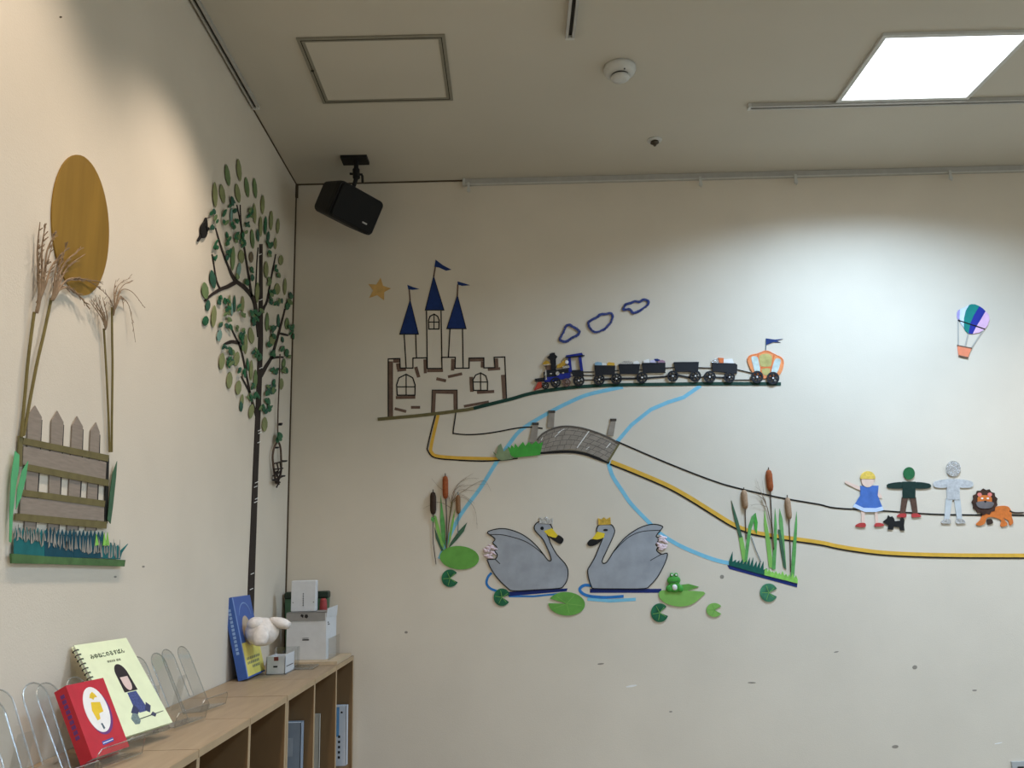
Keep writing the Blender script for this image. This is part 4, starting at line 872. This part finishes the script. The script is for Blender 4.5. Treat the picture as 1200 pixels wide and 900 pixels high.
leaves(T3, 7.5, [(350, 170, 19, 108, 2), (425, 155, 27, 62, -3), (512, 160, 18, 50, 0, mat('leaf_brown', (110, 96, 74), .8)), (170, 355, 26, 84, -9, m_leafT), (103, 455, 31, 76, -7), (180, 680, 23, 100, 4), (130, 585, 22, 50, 5, m_leafT), (108, 720, 28, 44, 8, m_leafD),
                  (230, 850, 23, 50, 10, m_leafA), (320, 580, 12, 92, 0), (363, 570, 12, 78, 0, m_leafT), (435, 575, 16, 72, 2), (565, 460, 20, 80, 2), (510, 850, 24, 75, -6), (400, 275, 18, 70, 8, m_leafA), (340, 620, 10, 60, 0, m_leafA)])
leaves(T4, 7.5, [(230, 270, 20, 75, 0), (360, 187, 21, 46, 3), (397, 420, 15, 76, 2), (330, 440, 26, 52, 0), (415, 745, 20, 52, 2), (240, 730, 16, 85, 2), (340, 720, 13, 60, 0, m_leafT), (150, 478, 18, 85, 2)])
leaves(T5, 7.5, [(250, 250, 26, 76, 5), (383, 230, 26, 66, 8), (320, 418, 27, 76, 4), (397, 482, 26, 66, 5), (430, 600, 16, 62, 5), (424, 640, 16, 56, 3, m_leafT), (512, 690, 23, 66, 9), (465, 100, 15, 90, 2), (510, 330, 15, 92, 2), (548, 410, 17, 88, 2), (515, 40, 24, 55, -4), (480, 280, 11, 60, -4, m_leafD)])
leaves(T6, 7.5, [(365, 450, 21, 52, 2), (217, 805, 25, 66, 2), (285, 60, 24, 58, 4), (385, 270, 16, 45, 6, m_leafM), (375, 60, 12, 28, -10, m_leafT)])
ivy = []
for cv, pts in ((T1, ((150, 560), (175, 620), (150, 680), (270, 560), (270, 640), (335, 420), (330, 470), (380, 525), (375, 640), (345, 680), (480, 655), (525, 530), (525, 590), (395, 770), (400, 820), (290, 790), (290, 850), (170, 870), (460, 840), (465, 760))),
                (T3, ((190, 65), (172, 160), (290, 20), (305, 100), (305, 150), (430, 30), (450, 50), (470, 375), (515, 280), (520, 335), (222, 530), (240, 570), (285, 555), (295, 615), (280, 660), (415, 605), (430, 670), (320, 725), (310, 760), (250, 760), (390, 780), (425, 810), (430, 860), (520, 650), (515, 720), (545, 700), (585, 640), (390, 320))),
                (T4, ((245, 40), (262, 60), (240, 130), (320, 260), (320, 330), (250, 370), (265, 480), (300, 470), (310, 560), (265, 540), (350, 560), (440, 500), (440, 570), (405, 600), (130, 640), (100, 650), (108, 730), (280, 770), (290, 850), (440, 790), (455, 840), (280, 800))),
                (T5, ((310, 150), (345, 160), (310, 240), (295, 280), (335, 270), (405, 330), (430, 350), (485, 560), (435, 135), (550, 170), (540, 190), (550, 560), (265, 130), (415, 30), (430, 60), (512, 470))),
                (T6, ((130, 180), (165, 210), (240, 110), (275, 180), (365, 150), (405, 165), (415, 225), (370, 330), (400, 320), (275, 310), (290, 350), (310, 340), (235, 470), (240, 520), (280, 510), (225, 545), (295, 455), (290, 495), (75, 565), (145, 550), (195, 640), (230, 620), (265, 640), (210, 680), (265, 680), (245, 610)))):
    for p in pts: ivy.append(cv(p)[0])
for (x, y) in ivy:
    for k in range(2):
        leaf(x+random.uniform(-2.2, 2.2), y+random.uniform(-2.5, 2.5), random.uniform(1.3, 2.3), random.uniform(2.4, 4.6), random.uniform(-50, 50), random.choice((m_leafD, m_leafD, m_leafT, m_leafM)), .006+random.uniform(0, .006))
# bird and hanging vine
bd = wthing('black_bird', 'L', (233, 283), 'small black paper bird at the left of the tree', 'wall decoration')
cut('body', 'L', smooth(T1((78, 600), (88, 640), (92, 700), (88, 760), (70, 800), (40, 805), (28, 770), (26, 700), (45, 660), (62, 640)), 3, True), m_black, .003, .009, bd)
cut('tail', 'L', T1((42, 770), (20, 780), (-6, 830), (2, 842), (30, 810)), m_black, .003, .007, bd)
cut('wing', 'L', T1((70, 690), (95, 700), (100, 715), (82, 740)), m_black, .003, .012, bd)
MB().tube([P('L', p, .006) for p in T1((80, 610), (105, 603), (128, 592))], .0014, 5).build('beak', m_stem, bd)
vi = wthing('hanging_vine', 'L', (319, 572), 'thin vine with a twig loop hanging beside the tree trunk', 'wall decoration')
V = cr(290, 490, 9)
m_tw = mat('twig_brown', (92, 76, 64), .9, .2, 80)
MB().tube([P('L', p, .014) for p in smooth([(324.5, 415), (324, 430), (323.3, 454), (322.4, 475), (322, 490), (321.7, 514)], 4)], .0034, 6).build('vine', m_tw, vi)
MB().tube([P('L', p, .014) for p in smooth(V((285, 255), (252, 300), (232, 390), (236, 480), (248, 570), (262, 660), (272, 690), (300, 640), (322, 560), (322, 440), (318, 340), (306, 280)), 4, True)], .0046, 6, True).build('twig_loop', m_tw, vi)
m = MB()
for a, b in (((240, 480), (330, 450)), ((232, 540), (330, 530)), ((222, 655), (340, 610)), ((225, 610), (300, 560)), ((262, 735), (268, 640)), ((265, 470), (262, 620)), ((300, 465), (285, 640)), ((230, 655), (300, 680)), ((250, 690), (265, 560)), ((240, 560), (290, 700))):
    q = V(a, b); m.tube([P('L', q[0], .018), P('L', lerp(q[0], q[1], .5), .026), P('L', q[1], .018)], .0034, 5)
m.build('twig_nest', mat('dark_twig', (56, 46, 42), .9, .2), vi)
for x, y, rx, ry, r_ in ((340, 455, 24, 10, -12), (262, 312, 14, 8, -30), (300, 65, 9, 16, 25), (326, 612, 16, 9, -20), (236, 655, 16, 9, 10)):
    c = V((x, y))[0]; cut('bud', 'L', ell(c[0], c[1], rx/9, ry/9, r_, 10), m_black, .014, .026, vi)
for k in range(4):
    c = V((285+random.uniform(-14, 14), 205+random.uniform(-30, 30)))[0]; cut('vine_leaf', 'L', ell(c[0], c[1], 2.2, 3.6, random.uniform(-30, 30), 10), m_leafD, .018+k*.002, .0195+k*.002, vi)

# ================================================================== bookcases
ZS = 1.048; XF = .3158; TH = .018
def bookcase(ys, label):
    """A run of open cells; ys are the divider positions from far to near."""
    t = thing('bookcase', (XF/2, (ys[0]+ys[-1])/2, 0), label, 'bookcase', 'low wooden bookcases along the left wall')
    for i, y in enumerate(ys):
        y0, y1 = (y-TH, y) if i == 0 else ((y, y+TH) if i == len(ys)-1 else (y-TH/2, y+TH/2))
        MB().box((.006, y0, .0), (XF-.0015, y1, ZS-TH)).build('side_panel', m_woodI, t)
        MB().box((XF-.0015, y0, .0), (XF, y1, ZS-TH)).build('panel_edge', m_woodE, t)
    for a, b in zip(ys[:-1], ys[1:]):
        o = MB().box((.004, b+.0018, ZS-TH), (XF-.001, a-.0018, ZS)).build('top_panel', m_wood, t)
        MB().box((XF-.001, b+.0018, ZS-TH), (XF+.0005, a-.0018, ZS-.0005)).build('top_edge', m_woodE, o)
        for z in (.05, .582):
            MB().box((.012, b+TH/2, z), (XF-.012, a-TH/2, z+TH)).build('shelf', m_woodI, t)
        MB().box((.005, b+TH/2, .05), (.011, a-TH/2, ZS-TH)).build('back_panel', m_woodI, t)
bookcase((-.008, -.388, -.776, -1.160), 'low wooden bookcase in the corner below the white boxes')
bookcase((-1.164, -1.552, -1.94, -2.328, -2.716), 'low wooden bookcase under the picture books on stands')
# books standing in the cells
def cell_book(x0, x1, y0, y1, z1, m, label, lean=0., extra=None, name='book', cat='book'):
    t = thing(name, ((x0+x1)/2, (y0+y1)/2, .6), label, cat)
    M = Matrix.Translation((0, y1, .6)) @ Matrix.Rotation(lean, 4, 'X') @ Matrix.Translation((0, -y1, -.6))
    c = MB(); c.box((x0, y0, .6005), (x1, y0+.002, z1), M).box((x0, y1-.002, .6005), (x1, y1, z1), M).box((x1-.002, y0, .6005), (x1, y1, z1), M)
    c.build('cover', m, t); MB().box((x0+.002, y0+.002, .603), (x1-.003, y1-.002, z1-.004), M).build('pages', m_whiteP, t)
    if extra:
        for nm, lo_, hi_, mm in extra: MB().box(lo_, hi_, M).build(nm, mm, t)
t_ = cell_book(.06, .283, -.832, -.79, .91, mat('grey_blue_file', (150, 160, 172), .5, .04), 'pale grey blue file standing in the bookcase', 0,
    [('label_patch', (.2, -.8325, .80), (.255, -.832, .86), mat('file_grey', (176, 184, 192), .5)), ('tab', (.185, -.825, .91), (.215, -.81, .925), m_boxW)], 'file_box', 'file')
cell_book(.05, .258, -.425, -.404, .87, mat('ivory_cover', (196, 188, 172), .6, .03), 'thin ivory book standing in the middle cell', 0)
cell_book(.08, .299, -.075, -.035, .845, mat('white_cover', (216, 220, 226), .5, .03), 'white book with a blue stripe in the last cell', 0,
    [('blue_stripe', (.2, -.0756, .72), (.2675, -.075, .84), mat('sky_blue_print', (104, 160, 206), .5)), ('print_mark', (.274, -.0757, .815), (.282, -.075, .822), m_ink)]
    + [('print_mark', (.264, -.0757, .63+.021*k), (.264+.009, -.075, .64+.021*k), m_ink) for k in range(5)])

# ------------------------------------------------------------------ leaning frame of reference for books and stands on top
def lean_frame(x, y, z, yawd, leand):
    a, b = R(yawd), R(leand)
    wv = Vector((math.sin(a), math.cos(a), 0)); n = Vector((math.cos(a), -math.sin(a), 0))
    u = Vector((0, 0, 1))*math.cos(b) - n*math.sin(b); f = n*math.cos(b) + Vector((0, 0, 1))*math.sin(b)
    return Matrix(((wv.x, u.x, f.x, x), (wv.y, u.y, f.y, y), (wv.z, u.z, f.z, z), (0, 0, 0, 1)))   # local: x wide, y up the cover, z out of the cover
def flat(M, pts, z0, z1, name, m, parent):
    return MB().prism([M @ Vector((x, y, z1)) for x, y in pts], [M @ Vector((x, y, z0)) for x, y in pts]).build(name, m, parent)
def stand(x, y, z, yawd, leand, w, h, label, lip=.035, ledge=.05, gapw=.16, slot=.22):
    t = thing('book_stand', (x, y, ZS), label, 'book stand', 'clear acrylic book stands')
    M = lean_frame(x, y, z, yawd, leand); pw = w*(1-gapw)/2; r_ = pw/2
    o = [(0, 0), (w, 0)]
    def arch(cx): return [(cx+r_*math.cos(R(a)), h-r_+r_*math.sin(R(a))) for a in range(0, 181, 20)]
    o += arch(w-r_) + [(w-pw, h*slot), (pw, h*slot)] + arch(r_)
    b = flat(M, o, 0, .003, 'back_plate', m_clear, t)
    # bright polished rim of the plate
    MB().tube([M @ Vector((px_, py_, .0015)) for px_, py_ in o], .0016, 5, True).build('polished_edge', m_clearE, b)
    # foot behind, ledge and lip in front
    a = R(yawd); wv = Vector((math.sin(a), math.cos(a), 0)); n = Vector((math.cos(a), -math.sin(a), 0)); o3 = Vector((x, y, z))
    q = [o3, o3+wv*w, o3+wv*w+n*ledge+Vector((0, 0, .004)), o3+n*ledge+Vector((0, 0, .004))]
    MB().prism([v+Vector((0, 0, .003)) for v in q], q).build('ledge', m_clear, t)
    l0 = o3+n*ledge+Vector((0, 0, .004)); up_ = Vector((0, 0, 1))*math.cos(R(12))+n*math.sin(R(12))
    c = .008
    lp = [l0+wv*0, l0+wv*w, l0+wv*w+up_*(lip-c), l0+wv*(w-c)+up_*lip, l0+wv*c+up_*lip, l0+up_*(lip-c)]
    lo_ = MB().prism([v+n*.003 for v in lp], lp).build('lip', m_clear, t)
    MB().tube([v+n*.0015 for v in lp], .0014, 5, True).build('polished_edge', m_clearE, lo_)
    bb = M @ Vector((0, h*.62, 0)); foot = Vector((bb.x-n.x*.028, bb.y-n.y*.028, ZS+.002))
    q = [bb, bb+wv*w, foot+wv*w, foot]
    q = [M @ Vector((w*.5-.02, h*.55, 0)), M @ Vector((w*.5+.02, h*.55, 0))]
    q2 = [Vector((max(.006, p.x-n.x*.02), p.y-n.y*.02, ZS+.001)) for p in q]
    MB().prism([q[0], q[1], q2[1], q2[0]], [p-n*.003 for p in (q[0], q[1], q2[1], q2[0])]).build('rear_strut', m_clear, t)
    return M
stand(.139-.034, -2.135+.007, ZS+.001, 11.6, 27.8, .155, .19, 'clear acrylic stand holding the red book', .040, .072)
stand(.128, -1.935, ZS+.016, 12.7, 35.7, .15, .17, 'clear acrylic stand behind the cream book', .010, .030)
stand(.120, -1.70, ZS+.003, 10, 27, .150, .195, 'empty clear acrylic stand right of the cream book', .036)
stand(.105, -1.475, ZS+.003, 8, 26, .150, .190, 'empty clear acrylic stand farthest from the cream book', .034)
stand(.135, -2.36, ZS+.003, 14, 26, .150, .205, 'empty clear acrylic stand left of the red book', .036)
stand(.165, -2.56, ZS+.003, 14, 26, .150, .205, 'empty clear acrylic stand at the lower left edge', .036)

# red book
M = lean_frame(.148, -2.101, 1.064, 11.6, 27.8); W_, H_ = .119, .164
t = thing('picture_book', (.148, -2.101, 1.06), 'small red picture book with a white oval on its cover', 'book')
m_rc = mat('red_cover', (188, 44, 56), .4, .06)
MB().box((0, 0, .0045), (W_, H_, .0065), M).box((0, 0, -.024), (W_, H_, -.022), M).box((-.002, 0, -.024), (0, H_, .0065), M).build('cover', m_rc, t)
MB().box((0, .002, -.022), (W_-.003, H_-.002, .0045), M).build('pages', m_whiteP, t)
flat(M, ell(.066, .092, .038, .052, 0, 28), .006, .0068, 'purple_shade', mat('purple_print', (110, 58, 120), .5), t)
ov = flat(M, ell(.062, .098, .036, .052, 0, 32), .006, .0072, 'white_oval', m_whiteP, t)
m_yp = mat('yellow_print', (232, 196, 50), .6)
for q in ([(.046, .098), (.052, .116), (.079, .112), (.079, .090), (.064, .088), (.062, .076), (.052, .074)], [(.052, .126), (.058, .124), (.062, .120), (.068, .125), (.076, .124), (.072, .132), (.066, .138), (.058, .134)]):
    flat(M, q, .0066, .0076, 'yellow_shape', m_yp, ov)
flat(M, [(.058, .066), (.063, .066), (.066, .054), (.061, .052)], .0066, .0076, 'dark_shape', mat('slate_print', (84, 100, 110), .6), ov)
flat(M, [(.042, .020), (.078, .022), (.078, .030), (.042, .028)], .006, .0071, 'blue_bar', mat('blue_print', (66, 92, 168), .5), t)
flat(M, [(.043, .023), (.077, .025), (.077, .0265), (.043, .0245)], .006, .0074, 'white_bar', m_whiteP, t)
for k in range(9): MB().box((-.0026, .05+.0115*k, -.014), (-.002, .058+.0115*k, -.004), M).build('spine_mark', mat('purple_print', (110, 58, 120)), t)

# cream spiral book
M = lean_frame(.150, -1.961, 1.08, 12.7, 35.7); W_, H_ = .187, .247
t = thing('picture_book', (.150, -1.961, 1.08), 'cream spiral-bound picture book with a blue-dressed girl drawing', 'book')
m_cc = mat('cream_cover', (228, 236, 198), .45, .03)
MB().box((0, 0, .0), (W_, H_, .0015), M).box((0, 0, -.007), (W_, H_, -.006), M).build('cover', m_cc, t)
MB().box((.003, .002, -.006), (W_-.002, H_-.002, 0), M).build('pages', m_whiteP, t)
m_wire = mat('spiral_wire', (50, 50, 48), .4, metal=.6)
for k in range(19):
    yy = .012+k*.0123; q = [M @ Vector((.004-.007*math.cos(a)-.002, yy, -.003+.0065*math.sin(a))) for a in [i*math.pi/5 for i in range(10)]]
    MB().tube(q, .0013, 5, True).build('binding_ring', m_wire, t)
def cover_text(s, M, x, y, size, parent, m, z=.0016):
    cu = bpy.data.curves.new('txt', 'FONT'); cu.body = s; cu.size = size; cu.resolution_u = 3; cu.extrude = .0002; cu.offset = .0004
    o = bpy.data.objects.new('txt', cu); COL.objects.link(o); bpy.context.view_layer.update()
    me = o.evaluated_get(bpy.context.evaluated_depsgraph_get()).to_mesh()
    mb = MB(); mb.v = [M @ Vector((x+v.co.x, y+v.co.y, z+v.co.z)) for v in me.vertices]; mb.f = [tuple(p.vertices) for p in me.polygons]
    ok = len(mb.f) > 0
    o.to_mesh_clear() if False else None
    bpy.data.objects.remove(o)
    if ok: return mb.build('cover_title', m, parent)
Mt = M @ Matrix.Rotation(R(1.5), 4, 'Z')
cover_text('みゆねこのるすばん', Mt, .036, .204, .0138, t, mat('title_olive', (62, 74, 44), .6))
for x, w in ((.078, .006), (.086, .005), (.093, .004), (.099, .006), (.110, .007), (.119, .006)): flat(M, [(x, .188), (x+w, .188), (x+w, .194), (x, .193)], .0012, .002, 'author_mark', mat('faint_ink', (130, 136, 110), .6), t)
gd = flat(M, ell(.104, .150, .0215, .030, 0, 14, 0, 180) + [(.080, .104), (.128, .104)], .0012, .0019, 'girl_hair', mat('hair_print', (44, 36, 38), .6), t)
flat(M, ell(.1035, .128, .0135, .021, 0, 18, 180, 360) + [(.117, .144), (.090, .144)], .0012, .0023, 'girl_face', mat('face_print', (222, 198, 190), .6), gd)
dp = flat(M, [(.088, .102), (.120, .102), (.126, .060), (.116, .046), (.094, .046), (.084, .062)], .0012, .0019, 'girl_dress', mat('dress_print', (72, 82, 134), .6, .3, 300), t)
for q in ([(.066, .052), (.088, .070), (.096, .052), (.080, .040)], [(.116, .048), (.132, .068), (.142, .056), (.128, .040)]): flat(M, q, .0012, .0022, 'girl_arm', mat('dress_dark_print', (58, 62, 96), .6, .2, 300), t)
flat(M, [(.056, .038), (.070, .050), (.084, .044), (.082, .026), (.074, .020), (.060, .022)], .0012, .0023, 'cat_shape', mat('cat_print', (116, 134, 134), .6, .3, 300), t)
flat(M, [(.126, .034), (.138, .040), (.146, .032), (.138, .026)], .0012, .0023, 'cat_shape', mat('cat_dark_print', (70, 74, 96), .6, .3, 300), t)
flat(M, [(.080, .030), (.176, .034), (.176, .0355), (.080, .032)], .0012, .0021, 'ground_line', m_ink, t)

# blue book with the plush
M = lean_frame(.078, -.789, 1.0565, 0, 13.5); W_, H_ = .219, .294
t = thing('picture_book', (.07, -.68, 1.05), 'large blue and yellow picture book leaning on the left wall', 'book')
m_bc = mat('blue_cover', (62, 96, 168), .4, .05)
MB().box((0, 0, -.002), (W_, H_, 0), M).box((0, 0, -.034), (W_, H_, -.032), M).box((-.004, 0, -.034), (0, H_, 0), M).build('cover', m_bc, t)
MB().box((0, .002, -.032), (W_-.003, H_-.003, -.002), M).build('pages', m_whiteP, t)
flat(M, [(.010, .006), (W_-.002, .006), (W_-.002, .125), (.010, .125)], -.001, .0006, 'yellow_half', mat('yellow_cover', (226, 214, 112), .5), t)
for y, x0, n in ((.062, .03, 9), (.046, .03, 8), (.03, .08, 5)):
    for k in range(n): flat(M, [(x0+k*.018, y), (x0+k*.018+.012, y+.001), (x0+k*.018+.012, y+.010), (x0+k*.018+.002, y+.009)], .0, .0011, 'title_mark', mat('grey_print', (120, 124, 104), .6), t)
arc = [(.115+.07*math.cos(R(a)), .215+.055*math.sin(R(a))) for a in range(10, 171, 10)]
for k in range(0, len(arc)-1): flat(M, [arc[k], lerp(arc[k], arc[k+1], .7), (lerp(arc[k], arc[k+1], .7)[0], lerp(arc[k], arc[k+1], .7)[1]-.004), (arc[k][0], arc[k][1]-.004)], -.001, .0007, 'arc_mark', mat('pale_blue_print', (140, 170, 214), .5), t)
MB().box((.002, .002, -.001), (.008, H_-.002, .0005), M).build('hinge_line', mat('pale_blue_print', (140, 170, 214), .5), t)
for k in range(12): MB().box((-.0045, .09+.014*k, -.022), (-.004, .100+.014*k, -.012), M).build('spine_mark', mat('pale_blue_print', (140, 170, 214), .5), t)
flat(M, ell(.10, .165, .05, .055, 0, 24), -.001, .0008, 'round_window', mat('beige_print', (190, 172, 150), .6), t)
# plush puppet
pb = M @ Vector((.072, .146, .061))
t = thing('plush_puppet', (pb.x, pb.y, pb.z-.06), 'white plush puppet with floppy ears on the blue book', 'plush toy')
MB().ball(pb, .062, .060, .052, None, 18, 12).build('head', m_plush, t, True)
def ear(c, d, ln, wd_, th):
    d = d.normalized(); s = d.orthogonal().normalized(); m = MB(); q = d.cross(s); rings = []
    side = (Vector((0, 0, 1)).cross(d)).normalized(); out = d.cross(side)
    for i in range(1, 9):
        k = i/9; pr = math.sin(math.pi*k)**.6*(.75+.35*k); rings.append([c+d*ln*k+side*wd_*pr*math.cos(g)+out*th*pr*math.sin(g) for g in [2*math.pi*j/12 for j in range(12)]])
    m.loft(rings).build('ear', m_plush, t, True)
ear(pb+Vector((.012, -.050, .034)), Vector((.05, -.30, -1)), .088, .030, .016)
ear(pb+Vector((.018, .0, .046)), Vector((1, .1, -.34)), .098, .040, .021)
MB().ball(pb+Vector((-.016, -.02, .030)), .034, .04, .026, None, 12, 8).build('scruff', m_plush, t, True)

# ------------------------------------------------------------------ boxes in the corner
t = thing('small_white_box', (.133, -.555, ZS), 'small open white carton in front of the large box', 'box')
bx = MB(); x0, x1, y0, y1, z1 = .097, .168, -.624, -.486, ZS+.066
bx.box((x0, y0, ZS+.0005), (x1, y1, ZS+.003)).box((x0, y0, ZS), (x1, y0+.002, z1)).box((x0, y1-.002, ZS), (x1, y1, z1-.004)).box((x0, y0, ZS), (x0+.002, y1, z1-.002)).box((x1-.002, y0, ZS), (x1, y1, z1+.006))
bo = bx.build('carton', m_boxW, t)
MB().box((x0+.026, y0-.0006, ZS+.026), (x0+.042, y0, ZS+.032)).build('print_mark', m_ink, t); MB().box((x0+.028, y0-.0006, ZS+.050), (x0+.045, y0, ZS+.064)).build('red_tab', mat('maroon_print', (120, 60, 54), .6), t)
MB().box((x1, y0+.02, ZS+.026), (x1+.0006, y1-.02, ZS+.029)).build('print_mark', m_ink, t)
cs = MB(); a0, a1, b0, b1, zz = .085, .178, -.47, -.44, ZS+.085
tag(cs.box((a0, b0, ZS+.0005), (a1, b0+.003, zz)).box((a0, b1-.003, ZS+.0005), (a1, b1, zz)).box((a0, b0, ZS+.0005), (a0+.003, b1, zz)).box((a1-.003, b0, ZS+.0005), (a1, b1, zz)).build('acrylic_case', m_clear), 'clear acrylic case behind the small white carton', 'case')
tag(MB().box((.02, -.355, ZS+.0005), (.31, -.03, ZS+.013)).build('wooden_board', mat('board_wood', (196, 176, 146), .5, .08, 9, stretch=(6, .6, 6))), 'flat pale wooden board under the large white box', 'board')
MBX = Matrix.Translation((.167, -.18, ZS+.0135)) @ Matrix.Rotation(R(-4), 4, 'Z')
t = thing('white_box', (.167, -.18, ZS+.0135), 'large white lidded carton standing on the wooden board', 'box')
MB().box((-.085, -.085, 0), (.085, .072, .190), MBX).build('carton', m_boxW, t)
ld = MB().box((-.087, -.0875, .158), (.08, -.085, .193), MBX).box((-.087, -.0875, .190), (.087, .074, .193), MBX).build('lid', m_boxG, t)
MB().prism([MBX @ Vector(v) for v in ((.0855, -.086, .172), (.0855, .072, .168), (.089, .072, .213), (.089, -.086, .207))], [MBX @ Vector(v) for v in ((.087, -.086, .172), (.087, .072, .168), (.091, .072, .213), (.091, -.086, .207))]).build('lid_flap', m_boxW, ld)
for q in ([(-.026, .178), (-.014, .170), (-.012, .182), (-.022, .186)], [(-.008, .172), (.002, .168), (.008, .176), (.004, .184), (-.006, .184)]):
    MB().prism([MBX @ Vector((x, -.0883, z)) for x, z in q], [MBX @ Vector((x, -.0875, z)) for x, z in q]).build('print_mark', m_ink, t)
MB().box((-.016, -.0856, .078), (.012, -.085, .083), MBX).box((-.016, -.0856, .086), (.01, -.085, .088), MBX).build('print_mark', m_ink, t)
MB().box((.085, -.06, .138), (.0856, -.035, .142), MBX).box((.085, -.062, .145), (.0856, -.05, .151), MBX).build('print_mark', m_ink, t)
tag(MB().box((.262, -.3, ZS+.0135), (.265, -.07, ZS+.1)).build('plastic_sheet', m_clear), 'clear plastic sheet standing beside the large white box', 'plastic sheet')
# white perforated device on top
t = thing('white_device', (.145, -.2, ZS+.207), 'upright white device with a column of dots on the box', 'device')
MB().rbox((.082, -.225, ZS+.2070), (.190, -.185, ZS+.338), .006).build('casing', m_boxW, t)
for k in range(6): MB().lathe((.136, -.2256, ZS+.234+.0095*k), ((.0024, -.0004), (.0024, .0008)), n=8, M=Matrix.Rotation(R(90), 4, 'X')).build('dot', m_ink, t)
for x in (.092, .180): MB().lathe((x, -.2256, ZS+.246), ((.002, -.0004), (.002, .0008)), n=8, M=Matrix.Rotation(R(90), 4, 'X')).build('dot', m_ink, t)
# green container behind
t = thing('green_bin', (.1, -.04, ZS), 'tall green bin with a dark lid in the corner', 'bin')
m_bin = mat('bin_green', (72, 104, 80), .5, .06)
MB().prism([Vector((x, y, ZS+.255)) for x, y in ((.014, -.058), (.205, -.058), (.205, -.012), (.014, -.012))], [Vector((x, y, ZS+.0005)) for x, y in ((.022, -.055), (.016+.18, -.055), (.196, -.014), (.022, -.014))]).build('tub', m_bin, t)
MB().rbox((.010, -.062, ZS+.255), (.209, -.010, ZS+.286), .008).build('lid', mat('bin_lid_dark', (44, 58, 48), .5), t)
tag(MB().lathe((.192, -.083, ZS+.0135), ((.015, 0), (.0165, .01), (.0165, .21), (.014, .235), (.009, .242)), n=16).build('red_bottle', mat('red_plastic', (168, 72, 72), .5)), 'red rounded container beside the green bin', 'container')
# clear trinket on the shelf
t = thing('clear_tray', (.2, -.43, ZS), 'small clear plastic tray lying on the bookcase top', 'tray')
MB().box((.155, -.5, ZS+.0005), (.245, -.40, ZS+.003)).build('tray_base', m_clear, t)
MB().tube([(.155, -.5, ZS+.007), (.245, -.5, ZS+.007), (.245, -.4, ZS+.007), (.155, -.4, ZS+.007)], .004, 6, True).build('tray_rim', m_clearE, t)
